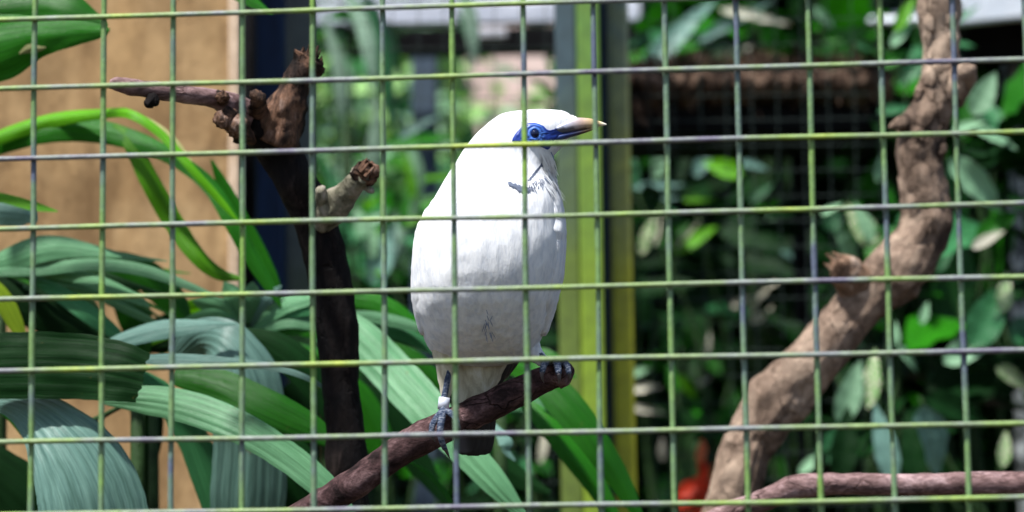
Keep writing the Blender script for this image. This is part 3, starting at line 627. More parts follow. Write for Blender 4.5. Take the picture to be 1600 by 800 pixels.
# (c) mid-left pale fan
plant('palm_fan', 'pale grey green palm fan spreading from the left edge over the tan board', 'plant', (P(-40, 900, 2.35).x, 2.38, 0), [
 ([(-30, 420, 2.36, 16), (10, 405, 2.35, 40), (60, 388, 2.34, 46), (110, 386, 2.34, 34), (170, 398, 2.34, 10), (190, 402, 2.34, 2)], 'pale', .4),
 ([(-20, 425, 2.35, 14), (60, 420, 2.34, 22), (140, 412, 2.33, 22), (220, 420, 2.33, 22), (300, 448, 2.33, 14), (350, 470, 2.33, 2)], 'pale', .5),
 ([(20, 426, 2.36, 8), (80, 425, 2.35, 20), (150, 440, 2.34, 24), (210, 465, 2.34, 18), (235, 480, 2.34, 2)], 'pale', .3),
 ([(40, 430, 2.36, 8), (90, 455, 2.35, 26), (140, 490, 2.34, 30), (180, 520, 2.34, 20), (200, 535, 2.34, 2)], 'cool', .3),
 ([(130, 400, 2.42, 10), (180, 410, 2.42, 40), (230, 430, 2.42, 50), (270, 470, 2.42, 46), (300, 520, 2.42, 10)], 'green', .2),
 ([(170, 440, 2.44, 20), (200, 470, 2.44, 50), (215, 510, 2.44, 50), (225, 560, 2.44, 20)], 'green', .1),
 ([(-30, 440, 2.4, 40), (20, 465, 2.4, 60), (90, 500, 2.4, 60), (160, 540, 2.4, 50), (220, 600, 2.4, 10)], 'dark', .1),
], [gstem(-30, 425, 2.37)], GP)
rb = random.Random(77); extra = []
for k in range(13):
    x0, y0 = rb.uniform(-30, 40), rb.uniform(400, 450); x2 = rb.uniform(110, 330); y2 = rb.uniform(395, 530); wd = rb.uniform(12, 24); dd = rb.uniform(2.38, 2.5)
    extra.append(([(x0, y0, dd, 6), (x0*.6+x2*.4, y0*.6+y2*.4-rb.uniform(15, 40), dd-.02, wd), (x0*.25+x2*.75, y0*.3+y2*.7-rb.uniform(0, 14), dd-.03, wd*.8), (x2, y2, dd-.03, 1.5)], rb.choice(['green', 'bright', 'cool', 'pale', 'dark']), rb.uniform(.1, .6), {'pleats': 2}))
plant('palm_fan', 'thin pointed blades crossing low over the tan board behind the pale fan', 'plant', (P(-10, 900, 2.45).x, 2.48, 0), extra, [gstem(0, 430, 2.46)], GP)
extra = []
for k in range(22):
    x0, y0 = rb.uniform(360, 400), rb.uniform(500, 560); an = rb.uniform(-.5, 3.4); L_ = rb.uniform(90, 190); x2 = x0+cos(an)*L_; y2 = y0-sin(an)*L_*.45+rb.uniform(0, 60); wd = rb.uniform(14, 28); dd = rb.uniform(2.44, 2.56)
    extra.append(([(x0, y0, dd, 5), (x0*.6+x2*.4, y0*.6+y2*.4-18, dd-.02, wd), (x0*.25+x2*.75, y0*.3+y2*.7-10, dd-.02, wd*.8), (x2, y2, dd-.02, 1.5)], rb.choice(['green', 'bright', 'cool', 'green', 'dark']), rb.uniform(.1, .6), {'pleats': 2}))
plant('palm_fan', 'green pointed blades fanning out low behind the pleated silvery clump', 'plant', (P(380, 900, 2.5).x, 2.53, 0), extra, [gstem(380, 530, 2.5)], GP)
hang = []
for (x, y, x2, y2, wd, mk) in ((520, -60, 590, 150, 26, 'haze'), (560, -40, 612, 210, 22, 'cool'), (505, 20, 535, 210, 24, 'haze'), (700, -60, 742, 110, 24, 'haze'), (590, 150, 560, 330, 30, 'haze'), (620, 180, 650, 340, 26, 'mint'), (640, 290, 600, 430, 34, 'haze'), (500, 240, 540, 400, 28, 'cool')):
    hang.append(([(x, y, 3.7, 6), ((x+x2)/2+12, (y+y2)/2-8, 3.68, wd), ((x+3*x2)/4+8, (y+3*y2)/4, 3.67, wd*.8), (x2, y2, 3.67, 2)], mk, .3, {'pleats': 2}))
HANG = hang
# (d) big foreground blades, lower left
plant('broad_blade_plant', 'plant with a dark torn blade and wide silvery blade, lower left', 'plant', (P(-120, 900, 2.15).x, 2.2, 0), [
 ([(-140, 590, 2.16, 80), (-60, 575, 2.16, 98), (30, 570, 2.15, 106), (120, 572, 2.15, 104), (185, 580, 2.14, 96), (224, 590, 2.14, 80)], 'dark', .15, {'pleats': 6, 'torn': True, 'amp': .015, 'fold': .05, 'nu': 41}),
 ([(-70, 640, 2.2, 30), (0, 628, 2.18, 34), (60, 650, 2.16, 84), (110, 705, 2.14, 140), (145, 780, 2.13, 168), (160, 880, 2.13, 170), (165, 1000, 2.14, 120), (168, 1100, 2.15, 4)], 'blue', .15, {'pleats': 8, 'amp': .022, 'nu': 65, 'n': 12}),
 ([(-80, 700, 2.3, 60), (-10, 740, 2.3, 90), (50, 800, 2.3, 100), (80, 900, 2.3, 60)], 'dark', .1),
 ([(-80, 560, 2.25, 30), (-20, 610, 2.25, 30), (20, 650, 2.25, 20), (50, 700, 2.25, 4)], 'green', .1)], [gstem(-120, 600, 2.2, .012)], GP)
# (e) centre-left clump
plant('pleated_leaf_plant', 'clump of silvery pleated blades bending over between the board and the dead branch', 'plant', (P(330, 900, 2.4).x, 2.42, 0), [
 ([(160, 625, 2.2, 14), (222, 622, 2.19, 46), (300, 636, 2.17, 54), (380, 668, 2.15, 54), (450, 712, 2.14, 50), (510, 762, 2.13, 44), (570, 830, 2.13, 8)], 'pale', .3, {'pleats': 5, 'nu': 41, 'amp': .03}),
 ([(275, 560, 2.32, 40), (312, 528, 2.3, 60), (352, 540, 2.28, 86), (385, 600, 2.27, 112), (392, 700, 2.27, 116), (388, 800, 2.27, 116), (385, 900, 2.28, 60)], 'blue', .1, {'pleats': 7, 'nu': 57, 'amp': .02}),
 ([(150, 545, 2.3, 6), (190, 530, 2.29, 26), (250, 514, 2.28, 34), (310, 508, 2.27, 22), (370, 506, 2.27, 4)], 'blue', .5, {'pleats': 3}),
 ([(215, 560, 2.2, 14), (280, 562, 2.19, 26), (350, 566, 2.18, 22), (420, 572, 2.18, 14), (480, 590, 2.18, 10), (540, 628, 2.18, 2)], 'blue', .5, {'pleats': 3}),
 ([(270, 585, 2.22, 30), (340, 600, 2.21, 56), (410, 632, 2.2, 62), (480, 665, 2.2, 50), (540, 700, 2.2, 10)], 'green', .3),
 ([(210, 575, 2.3, 10), (260, 620, 2.3, 40), (300, 680, 2.3, 50), (330, 760, 2.3, 50), (345, 850, 2.3, 20)], 'cool', .2),
 ([(380, 520, 2.3, 20), (430, 540, 2.3, 50), (480, 580, 2.3, 56), (520, 640, 2.3, 40), (560, 720, 2.3, 6)], 'dark', .3),
 ([(360, 640, 2.33, 30), (420, 690, 2.33, 80), (470, 760, 2.33, 90), (500, 860, 2.33, 60)], 'dark', .1),
 ([(225, 600, 2.4, 60), (232, 680, 2.4, 46), (222, 760, 2.4, 30), (215, 860, 2.4, 20)], 'dark', .1)],
 [gstem(215, 570, 2.32), gstem(240, 620, 2.4, .005), cr([tuple(P(140, 660, 2.3))+(.0016,), tuple(P(190, 635, 2.28))+(.0016,), tuple(P(235, 610, 2.27))+(.0014,)], 6)], GP)
# (f) fan behind the dead branch
fan = []
for (x2, y2, wd, mk, ti) in ((505, 462, 30, 'pale', .5), (520, 482, 26, 'cool', .4), (515, 510, 30, 'pale', .5), (545, 530, 34, 'green', .3), (300, 470, 34, 'pale', .3), (285, 500, 26, 'pale', .4), (350, 440, 34, 'pale', .1), (395, 440, 36, 'pale', .1), (440, 446, 20, 'blue', .2), (330, 520, 22, 'blue', .4), (470, 560, 34, 'green', .3)):
    x1, y1 = 385, 515; mx, my = (x1+x2)/2, (y1+y2)/2-6-abs(x2-x1)*.06
    fan.append(([(x1, y1, 2.38, 6), (x1*.7+mx*.3, y1*.7+my*.3, 2.37, wd*.7), (mx, my, 2.36, wd), (x2*.6+mx*.4, y2*.6+my*.4, 2.36, wd*.7), (x2, y2, 2.36, 2)], mk, ti))
plant('palm_fan', 'small pale palm fan just behind the dark dead branch', 'plant', (P(385, 900, 2.4).x, 2.42, 0), fan, [gstem(385, 515, 2.38)], GP)
GB = 'leafy plants behind the bird'
plant('striped_blade_plant', 'plant with long pale striped blades running down to the bird perch from the dead branch', 'plant', (P(520, 900, 2.35).x, 2.4, 0), [
 ([(500, 470, 2.34, 20), (555, 520, 2.32, 62), (610, 575, 2.3, 70), (670, 640, 2.27, 66), (730, 705, 2.25, 52), (780, 760, 2.24, 40), (830, 820, 2.24, 6)], 'pale', .25, {'pleats': 4, 'nu': 41, 'amp': .035}),
 ([(510, 480, 2.38, 10), (560, 468, 2.38, 28), (610, 482, 2.38, 32), (660, 515, 2.38, 16), (700, 540, 2.38, 2)], 'green', .3),
 ([(510, 495, 2.37, 10), (560, 492, 2.36, 16), (620, 502, 2.36, 20), (680, 520, 2.36, 8), (700, 530, 2.36, 2)], 'pale', .3),
 ([(520, 500, 2.4, 10), (580, 510, 2.39, 22), (640, 525, 2.39, 26), (700, 560, 2.39, 10)], 'cool', .3),
 ([(530, 515, 2.42, 20), (590, 545, 2.42, 40), (650, 570, 2.42, 40), (700, 610, 2.42, 10)], 'green', .2),
 ([(520, 580, 2.45, 20), (560, 620, 2.45, 46), (590, 680, 2.45, 50), (610, 740, 2.45, 20)], 'green', .2),
 ([(560, 600, 2.5, 20), (600, 640, 2.5, 50), (640, 700, 2.5, 50), (700, 790, 2.5, 10)], 'dark', .2),
 ([(640, 720, 2.3, 4), (670, 740, 2.3, 9), (700, 775, 2.3, 9), (712, 810, 2.3, 3)], 'green', .4),
 ([(450, 600, 2.45, 30), (480, 640, 2.45, 60), (490, 720, 2.45, 60), (480, 820, 2.45, 40)], 'dark', .1)], [gstem(510, 490, 2.4)], GB)
plant('strap_leaf_plant', 'deep green plant with long straps hanging below the broken end of the perch', 'plant', (P(800, 900, 2.35).x, 2.4, 0), [
 ([(760, 560, 2.4, 20), (830, 580, 2.35, 40), (880, 625, 2.33, 56), (930, 690, 2.32, 50), (975, 760, 2.32, 34), (1010, 830, 2.32, 6)], 'green', .3, {'pleats': 2}),
 ([(800, 610, 2.4, 10), (850, 655, 2.38, 34), (900, 715, 2.37, 40), (940, 770, 2.37, 34), (980, 850, 2.37, 10)], 'green', .4, {'pleats': 2}),
 ([(850, 640, 2.36, 3), (905, 680, 2.35, 9), (950, 730, 2.34, 10), (1000, 800, 2.34, 4)], 'cool', .3, {'pleats': 1}),
 ([(790, 565, 2.5, 20), (850, 560, 2.48, 34), (900, 590, 2.47, 4)], 'green', .2),
 ([(770, 660, 2.33, 4), (790, 690, 2.32, 22), (792, 705, 2.32, 12), (805, 720, 2.32, 3)], 'blue', .2),
 ([(700, 640, 2.5, 20), (740, 690, 2.5, 50), (800, 740, 2.5, 40), (860, 770, 2.5, 6)], 'dark', .2)], [gstem(780, 570, 2.45)], GB)

# ------------------------------------------------------------ board, posts, beams, rear mesh
def vbox(name, x0, x1, y0, y1, d, depth, mt_, label, cat, group=None, rot=0, bev=.003, floor=True):
    """upright box whose front face spans x0..x1 in the photo at depth d."""
    c0_ = P((x0+x1)/2, (y0+y1)/2, d); hw = (x1-x0)/2/F*d; zt, zb = P(800, y0, d).z, (P(800, y1, d).z if not floor else -.05)
    if floor and y1 < 790: zb = P(800, y1, d).z
    cx, cy = c0_.x, P((x0+x1)/2, 400, d).y
    hx = Vector((cos(rot), sin(rot), 0)); hy = Vector((-sin(rot), cos(rot), 0))
    o = link(name, mesh(name, *box(Vector((0, 0, (zt-zb)/2)), hx*hw, hy*depth/2, Vector((0, 0, (zt-zb)/2))), [mt_], smooth=False), None, Vector((cx, cy+depth/2, zb)))
    bevel(o, bev); return tag(o, label, cat, group)
bt = M['board'].node_tree; bb = bt.nodes['Principled BSDF']; src = bb.inputs['Base Color'].links[0].from_socket
stk = ramp(bt, noi(bt, mapping(bt, 'Object', (1, 1, .09)), 26, 5, .6), [(.36, (.62, .58, .54)), (.5, (1, 1, 1)), (.68, (1.12, 1.12, 1.1))])
blt = ramp(bt, noi(bt, mapping(bt, 'Object', (1, 1, .7)), 7, 6, .6, 1), [(.36, (.66, .60, .54)), (.5, (1, 1, 1)), (.66, (1.15, 1.14, 1.12))])
bt.links.new(mix(bt, .8, mix(bt, .7, src, stk, 'MULTIPLY'), blt, 'MULTIPLY'), bb.inputs['Base Color'])
bd = thing('tan_board', 'large tan painted board wall filling the left side behind the leaves', 'wall board', (P(180, 400, 2.75).x, 2.75, 0))
xr = P(362, 400, 2.75).x; xl = xr-1.3; yb = P(180, 400, 2.75).y
link('panel', mesh('board_panel_mesh', *box(Vector(((xl+xr)/2-.003, yb+.02, 1.25)), Vector(((xr-xl)/2, 0, 0)), Vector((0, .02, 0)), Vector((0, 0, 1.28))), [M['board']], smooth=False), bd)
bevel(link('edge_strip', mesh('board_edge', *box(Vector((xr+.002, yb+.018, 1.25)), Vector((.005, 0, 0)), Vector((0, .022, 0)), Vector((0, 0, 1.28))), [M['boardedge']], smooth=False), bd), .001)
PG = 'upright posts of the aviary'
vbox('post', 374, 396, -260, 820, 3.0, .04, M['black'], 'thin black strip painting the shaded gap right beside the tan board edge', 'post', PG)  # added black strip stands in for the shade of an open gap
vbox('post', 398, 442, -260, 820, 2.9, .05, M['navy'], 'dark navy blue post between tan board and dead branch', 'post', PG)
vbox('post', 445, 487, -260, 820, 2.98, .05, M['postleft'], 'dull olive grey post just right of the navy post', 'post', PG)
vbox('post', 871, 905, -260, 820, 2.95, .05, M['postgrey'], 'dull olive green post directly right of the bird, beside the brighter yellow green one', 'post', PG)
vbox('post', 905, 941, -260, 820, 2.94, .05, M['postgreen'], 'bright yellow green post below the tip of the beak', 'post', PG)
vbox('post', 941, 955, -260, 820, 3.05, .04, M['navy'], 'narrow dark blue strip filling the dark gap between the green post and the olive post', 'post', PG)  # dark strip fills the gap between the two posts
vbox('post', 955, 987, -260, 820, 2.98, .05, M['postolive'], 'olive post right of the narrow dark strip under the planter end', 'post', PG)
vbox('post', 645, 686, 44, 820, 4.3, .06, M['slate'], 'blue grey post standing far behind the bird under the fascia', 'post', PG)
vbox('post', 1244, 1266, 215, 820, 3.35, .04, M['black'], 'black post holding up the long planter', 'post', PG)
def hbeam(name, x0, y0, x1, y1, hpx, d, depth, mt_, label, cat, group=None):
    a, b_ = P(x0, y0, d), P(x1, y1, d); c = (a+b_)/2; ax_ = (b_-a)/2; hz = UP*(hpx/2/F*d); hy = ax_.cross(hz).normalized()*depth/2
    o = link(name, mesh(name, *box(Vector(), ax_, hy, hz), [mt_], smooth=False), None, c); bevel(o, .003); return tag(o, label, cat, group)
hbeam('fascia_board', 300, 30, 1000, 18, 34, 4.05, .05, M['fascia'], 'pale grey fascia board across the top behind the bird', 'beam')
hbeam('fascia_board', 300, -10, 1000, -22, 34, 4.13, .05, M['fascia'], 'upper pale grey board along the very top edge of the frame', 'beam')
hbeam('beam', 540, 70, 1000, 62, 38, 4.25, .10, M['black'], 'dark bar for the dark underside below the pale fascia board', 'beam')  # dark bar fills the band at the fascia's dark underside
hbeam('bracket', 742, 53, 792, 52, 16, 4.12, .04, M['fascia'], 'small pale metal bracket on the dark bar', 'bracket')
# rear mesh
RS = .0277; RD = 3.12
rm = thing('rear_wire_mesh', 'fine dark wire mesh closing the back of the cage behind the posts', 'wire mesh', (0, 3.1, 0))
pA = P(455, 400, RD); zt, zb = P(800, -150, RD).z, P(800, 960, RD).z
nx = int((P(1400, 400, RD).x-pA.x)/RS)+1; nz = int((zt-zb)/RS)
def thin(a, b, seed):
    return wire(a, b, .0005, 0, seed, .0012, 5, 24)
for i in range(nx):
    x = pA.x+i*RS; link('wire', mesh('rear_wire', *thin(Vector((x, pA.y, zb)), Vector((x, pA.y, zt)), i+200.4), [M['rearwire']]), rm)
for j in range(nz+1):
    z = zb+j*RS; link('wire', mesh('rear_wire', *thin(Vector((pA.x, pA.y-.0014, z)), Vector((pA.x+(nx-1)*RS, pA.y-.0014, z)), j+300.4), [M['rearwire']]), rm)
# planter
pl = thing('planter', 'long black planter trough with ragged brown coir lining above the dark shrubs', 'planter', P(1165, 190, 3.3))
a, b_ = P(965, 192, 3.3), P(1372, 192, 3.3)
c = (a+b_)/2; axx = (b_-a)/2; hz = UP*(36/F*3.3)
o = link('trough', mesh('trough', *box(Vector((0, 0, 0)), axx, Vector((0, .09, 0)), hz), [M['black']], smooth=False), pl, c-pl.location); bevel(o, .004)
V, Fc = [], []; nn, mm = 140, 14
for i in range(nn+1):
    for k in range(mm):
        u = i/nn; q = a.lerp(b_, u)+(b_-a)*.0; an = 2*pi*k/mm
        rr = .017*(1+.5*noise.noise(Vector((u*22, cos(an)*2, sin(an)*2))))+.010*noise.noise(Vector((u*60, k*.9, 3)))
        V.append(q+Vector((0, -.06, 0))+UP*(.022+rr*1.25*sin(an)+.004*noise.noise(Vector((u*12, 0, 0))))+Vector((0, 1, 0))*cos(an)*.07*(1+.2*noise.noise(Vector((u*30, k, 7)))))
for i in range(nn):
    for k in range(mm): x_, y_ = i*mm+k, i*mm+(k+1) % mm; Fc.append((x_, y_, y_+mm, x_+mm))
link('coir_liner', mesh('coir_liner', V, Fc, [M['coir']]), pl)
V, Fc = [], []
for i in range(2600):
    u = R.random(); q = a.lerp(b_, u)+UP*R.uniform(.006, .050)+Vector((0, -.10+R.uniform(-.02, .03), 0)); hang = R.random() < (.9 if u < .1 else .06)
    L_ = R.uniform(.01, .03)*(1.6 if hang and (u < .15) else 1)
    d_ = (-UP*(1 if hang else -.3)+RT*R.uniform(-.8, .8)+FW*R.uniform(-.4, .2)).normalized(); s_ = RT*R.uniform(.0006, .0014); k = len(V)
    e_ = q+d_*L_; m_ = q+d_*L_*.5+RT*R.uniform(-.004, .004)
    V += [q-s_, q+s_, m_+s_, m_-s_, e_]; Fc += [(k, k+1, k+2, k+3), (k+3, k+2, k+4)]
cf = link('coir_fibres', mesh('coir_fibres', V, Fc, [M['coir']], smooth=False), pl); cf['kind'] = 'stuff'
# far right: roof sheet, black bar for the shade under it, mottled trunk
rs = thing('roof_sheet', 'stained white roofing sheet at the top right corner', 'roof', P(1550, 10, 3.4))
e0, e1 = P(1440, 36, 3.4), P(1900, -10, 3.4); bk = Vector((0, 1.6, .35)); V, Fc = [], []; n = 60
for i in range(n+1):
    q = e0.lerp(e1, i/n)+Vector((0, 0, .005*sin(i*1.2)))
    V += [q, q+bk]
for i in range(n): Fc.append((2*i, 2*i+2, 2*i+3, 2*i+1))
o = link('sheet', mesh('sheet', V, Fc, [M['sheet']]), rs); s_ = o.modifiers.new('s', 'SOLIDIFY'); s_.thickness = .004; s_.offset = 1
V, Fc = box((e0+e1)/2+UP*.022+Vector((0, -.012, 0)), (e1-e0)/2, Vector((0, .008, 0)), UP*.032)
bevel(link('fascia', mesh('roof_fascia', V, Fc, [M['sheet']], smooth=False), rs), .003)
hbeam('beam', 1500, 64, 1900, 54, 66, 3.52, .08, M['black'], 'black bar painting the shade under the white roofing sheet in the top right', 'beam')  # solid black bar gives the shaded underside of the sheet
gt = thing('slim_tree', 'slim tree with white mottled bark at the right edge of the view', 'tree', (P(1590, 400, 3.55).x, 3.55, 0))
rows = [(1606, 800, 3.55, 12), (1598, 600, 3.55, 13), (1590, 400, 3.55, 13), (1588, 250, 3.55, 12), (1578, 150, 3.55, 11), (1580, 60, 3.6, 11), (1600, -200, 3.7, 10)]
link('trunk', mesh('slim_trunk', *tube(to_ground(rows, P(1606, 400, 3.55).x, 3.55, .014), 18, .0018, 70), [M['greybark']]), gt)
for rows in ([(1640, 100, 3.5, 3), (1600, 150, 3.48, 12), (1560, 190, 3.46, 3)], [(1640, 140, 3.5, 3), (1605, 180, 3.48, 9), (1580, 200, 3.46, 2)]):
    link('leaf', strap(rows, M['bright'], .2, pleats=1), gt)

# ------------------------------------------------------------ broad leaf shrubs behind
def oval_mesh(key, asp, seed, pointy=1.0):
    rr = random.Random(seed); V, Fc, UVs = [], [], []; nl, nw = 12, 7
    curl = rr.uniform(.1, .5); tw = rr.uniform(-.5, .5)
    for i in range(nl+1):
        t_ = i/nl; wd = asp*(sin(pi*t_**(.75))**.8)*(1-.25*t_*pointy)+.004
        for k in range(nw):
            u = k/(nw-1)*2-1; x = u*wd*.5; z = -curl*t_*t_*.5+abs(u)*wd*.16+.02*cos(t_*26)*abs(u); a_ = tw*t_
            V.append((x*cos(a_)-z*sin(a_)*.2, t_, z+x*sin(a_))); UVs.append(((u+1)/2, t_*1.5))
    for i in range(nl):
        for k in range(nw-1): a = i*nw+k; Fc.append((a, a+1, a+nw+1, a+nw))
    return mesh('broad_leaf', V, Fc, [M[key]], UVs)
GD = 'dark leafy shrubs behind the cage on the right'; GL = 'sunlit shrubs far behind the cage'
OV = {}
def oval(key, kind):             # kind 0-2 broad, 3-4 narrow
    if (key, kind) not in OV: OV[(key, kind)] = oval_mesh(key, (.52, .40, .32, .2, .13)[kind], kind*7+3)
    return OV[(key, kind)]
def put_leaf(parent, pos, d, up, size, key, kind):
    d = d.normalized(); x = d.cross(up).normalized(); z = x.cross(d)
    o = link('leaf', oval(key, kind), parent); mt_ = Matrix((x, d, z)).transposed().to_4x4()
    o.matrix_local = Matrix.Translation(pos-parent.location) @ mt_ @ Matrix.Scale(size, 4); return o
def shrub(name, label, cat, px, py, d, sx, sy, sd_, n, Lpx, cols, kinds, seed, group=None, accents=(), stemk='stem', droop=.5):
    rr = random.Random(seed); c = P(px, py, d); rt = thing(name, label, cat, (c.x, c.y, 0), group)
    k_ = d/F; tops = []
    for s in range(5):
        q = c+RT*rr.uniform(-.7, .7)*sx*k_+UP*rr.uniform(-.3, .8)*sy*k_+FW*rr.uniform(-.5, .5)*sd_
        bx = c.x+rr.uniform(-.06, .06); by = c.y+rr.uniform(-.06, .06)
        path = cr([(bx, by, -.03, .009), (bx*.7+q.x*.3+rr.uniform(-.1, .1), by*.7+q.y*.3, q.z*.5, .006), ((bx+q.x)/2+rr.uniform(-.12, .12), (by+q.y)/2, q.z*.85, .0035), (q.x, q.y, q.z, .0015)], 8)
        link('stem', mesh('stem', *tube(path, 7), [M[stemk]]), rt); tops.append(q)
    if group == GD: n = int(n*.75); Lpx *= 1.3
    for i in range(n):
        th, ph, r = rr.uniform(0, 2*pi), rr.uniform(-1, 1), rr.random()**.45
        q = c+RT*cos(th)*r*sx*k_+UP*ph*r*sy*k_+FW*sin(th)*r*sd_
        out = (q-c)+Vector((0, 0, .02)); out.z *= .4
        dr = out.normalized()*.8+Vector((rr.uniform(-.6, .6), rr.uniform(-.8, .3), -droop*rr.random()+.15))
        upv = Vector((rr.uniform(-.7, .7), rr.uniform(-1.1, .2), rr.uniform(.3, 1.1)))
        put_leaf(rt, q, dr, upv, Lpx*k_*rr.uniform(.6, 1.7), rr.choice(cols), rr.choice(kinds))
    for (ax_, ay, ad, L_, ang, key, kind, ti) in accents:      # leaves one can point at
        a_ = radians(ang); dr = RT*cos(a_)+UP*sin(a_)+FW*.15
        upv = -FW*cos(ti)+UP*sin(ti)+RT*.1
        q = P(ax_, ay, ad)-dr*(L_*ad/F*.5)
        put_leaf(rt, q, dr, upv, L_*ad/F, key, kind)
    return rt
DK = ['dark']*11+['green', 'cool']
sh = shrub
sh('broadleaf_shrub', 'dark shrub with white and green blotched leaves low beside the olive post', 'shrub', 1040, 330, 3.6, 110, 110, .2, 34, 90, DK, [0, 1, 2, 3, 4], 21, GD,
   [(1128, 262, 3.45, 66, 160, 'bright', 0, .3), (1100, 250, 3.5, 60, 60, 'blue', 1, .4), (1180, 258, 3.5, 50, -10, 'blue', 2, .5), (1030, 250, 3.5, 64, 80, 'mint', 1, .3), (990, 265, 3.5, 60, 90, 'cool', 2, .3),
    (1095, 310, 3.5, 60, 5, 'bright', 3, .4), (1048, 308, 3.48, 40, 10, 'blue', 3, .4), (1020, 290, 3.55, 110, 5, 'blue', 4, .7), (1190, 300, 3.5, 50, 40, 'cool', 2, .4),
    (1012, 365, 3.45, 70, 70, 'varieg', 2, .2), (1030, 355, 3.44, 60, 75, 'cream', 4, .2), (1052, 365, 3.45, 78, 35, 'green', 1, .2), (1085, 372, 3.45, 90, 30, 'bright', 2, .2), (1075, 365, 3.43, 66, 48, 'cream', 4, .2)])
sh('broadleaf_shrub', 'shrub with cream patches standing for gaps to the wall under the middle of the planter', 'shrub', 1190, 470, 3.8, 120, 110, .2, 34, 90, DK, [0, 1, 2, 3, 4], 22, GD,
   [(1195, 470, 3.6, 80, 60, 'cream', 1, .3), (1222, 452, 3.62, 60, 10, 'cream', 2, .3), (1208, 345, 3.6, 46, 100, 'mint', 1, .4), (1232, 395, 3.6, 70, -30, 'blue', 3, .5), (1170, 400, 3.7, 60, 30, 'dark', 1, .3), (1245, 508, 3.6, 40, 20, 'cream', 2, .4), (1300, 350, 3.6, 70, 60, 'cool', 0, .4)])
sh('broadleaf_shrub', 'dark shrub with pinkish patches low behind the olive post', 'shrub', 1050, 590, 3.7, 110, 120, .2, 34, 80, DK, [1, 2, 3, 4], 23, GD,
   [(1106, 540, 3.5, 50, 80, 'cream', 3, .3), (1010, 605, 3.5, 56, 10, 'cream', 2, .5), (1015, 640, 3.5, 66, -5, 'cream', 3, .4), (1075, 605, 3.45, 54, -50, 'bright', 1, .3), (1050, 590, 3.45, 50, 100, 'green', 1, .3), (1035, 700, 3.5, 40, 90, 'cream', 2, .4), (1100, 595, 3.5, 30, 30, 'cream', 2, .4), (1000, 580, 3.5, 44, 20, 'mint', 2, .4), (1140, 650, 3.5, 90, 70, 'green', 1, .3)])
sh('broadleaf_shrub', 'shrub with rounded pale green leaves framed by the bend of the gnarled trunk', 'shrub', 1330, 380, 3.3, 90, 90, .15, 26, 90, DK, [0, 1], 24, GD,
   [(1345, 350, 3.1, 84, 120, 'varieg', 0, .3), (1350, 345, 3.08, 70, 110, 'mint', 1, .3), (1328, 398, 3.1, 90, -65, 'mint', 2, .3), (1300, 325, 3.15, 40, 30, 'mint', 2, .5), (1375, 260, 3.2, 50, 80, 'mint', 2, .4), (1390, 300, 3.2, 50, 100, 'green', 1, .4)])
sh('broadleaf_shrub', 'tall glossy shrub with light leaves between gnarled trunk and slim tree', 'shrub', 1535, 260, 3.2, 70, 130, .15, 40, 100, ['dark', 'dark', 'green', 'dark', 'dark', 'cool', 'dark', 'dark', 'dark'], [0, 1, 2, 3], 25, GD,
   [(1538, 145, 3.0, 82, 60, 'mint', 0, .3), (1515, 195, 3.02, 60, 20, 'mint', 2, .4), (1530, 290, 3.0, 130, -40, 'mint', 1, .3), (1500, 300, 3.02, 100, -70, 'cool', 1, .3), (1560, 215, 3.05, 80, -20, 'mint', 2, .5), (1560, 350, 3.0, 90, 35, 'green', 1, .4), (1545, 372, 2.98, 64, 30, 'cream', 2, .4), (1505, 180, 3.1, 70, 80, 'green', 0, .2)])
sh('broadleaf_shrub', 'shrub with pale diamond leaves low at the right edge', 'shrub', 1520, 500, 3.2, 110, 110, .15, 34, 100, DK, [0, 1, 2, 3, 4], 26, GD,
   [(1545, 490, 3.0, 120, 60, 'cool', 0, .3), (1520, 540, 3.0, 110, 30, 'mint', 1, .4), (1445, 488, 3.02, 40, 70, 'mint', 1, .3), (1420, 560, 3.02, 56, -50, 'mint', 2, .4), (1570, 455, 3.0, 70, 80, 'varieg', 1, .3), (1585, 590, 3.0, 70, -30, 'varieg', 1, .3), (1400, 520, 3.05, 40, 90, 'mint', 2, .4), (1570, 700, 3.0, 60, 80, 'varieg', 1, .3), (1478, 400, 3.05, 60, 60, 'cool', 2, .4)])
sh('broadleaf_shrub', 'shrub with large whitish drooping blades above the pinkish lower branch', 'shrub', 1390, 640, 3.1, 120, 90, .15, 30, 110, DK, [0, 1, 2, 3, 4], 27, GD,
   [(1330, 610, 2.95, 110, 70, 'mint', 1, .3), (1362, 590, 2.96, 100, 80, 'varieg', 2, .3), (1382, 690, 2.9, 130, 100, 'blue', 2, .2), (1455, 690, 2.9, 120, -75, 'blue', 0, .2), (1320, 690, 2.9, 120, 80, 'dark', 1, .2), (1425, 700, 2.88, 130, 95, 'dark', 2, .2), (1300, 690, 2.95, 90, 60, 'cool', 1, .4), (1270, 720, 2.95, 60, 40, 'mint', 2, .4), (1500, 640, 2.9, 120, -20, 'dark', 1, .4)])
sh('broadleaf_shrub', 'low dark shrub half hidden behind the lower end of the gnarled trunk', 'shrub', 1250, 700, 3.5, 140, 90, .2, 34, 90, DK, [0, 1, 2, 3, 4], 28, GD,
   [(1270, 600, 3.4, 60, 100, 'mint', 2, .3), (1255, 590, 3.4, 60, 60, 'cool', 1, .3), (1160, 470, 3.6, 40, 30, 'cream', 2, .3)])
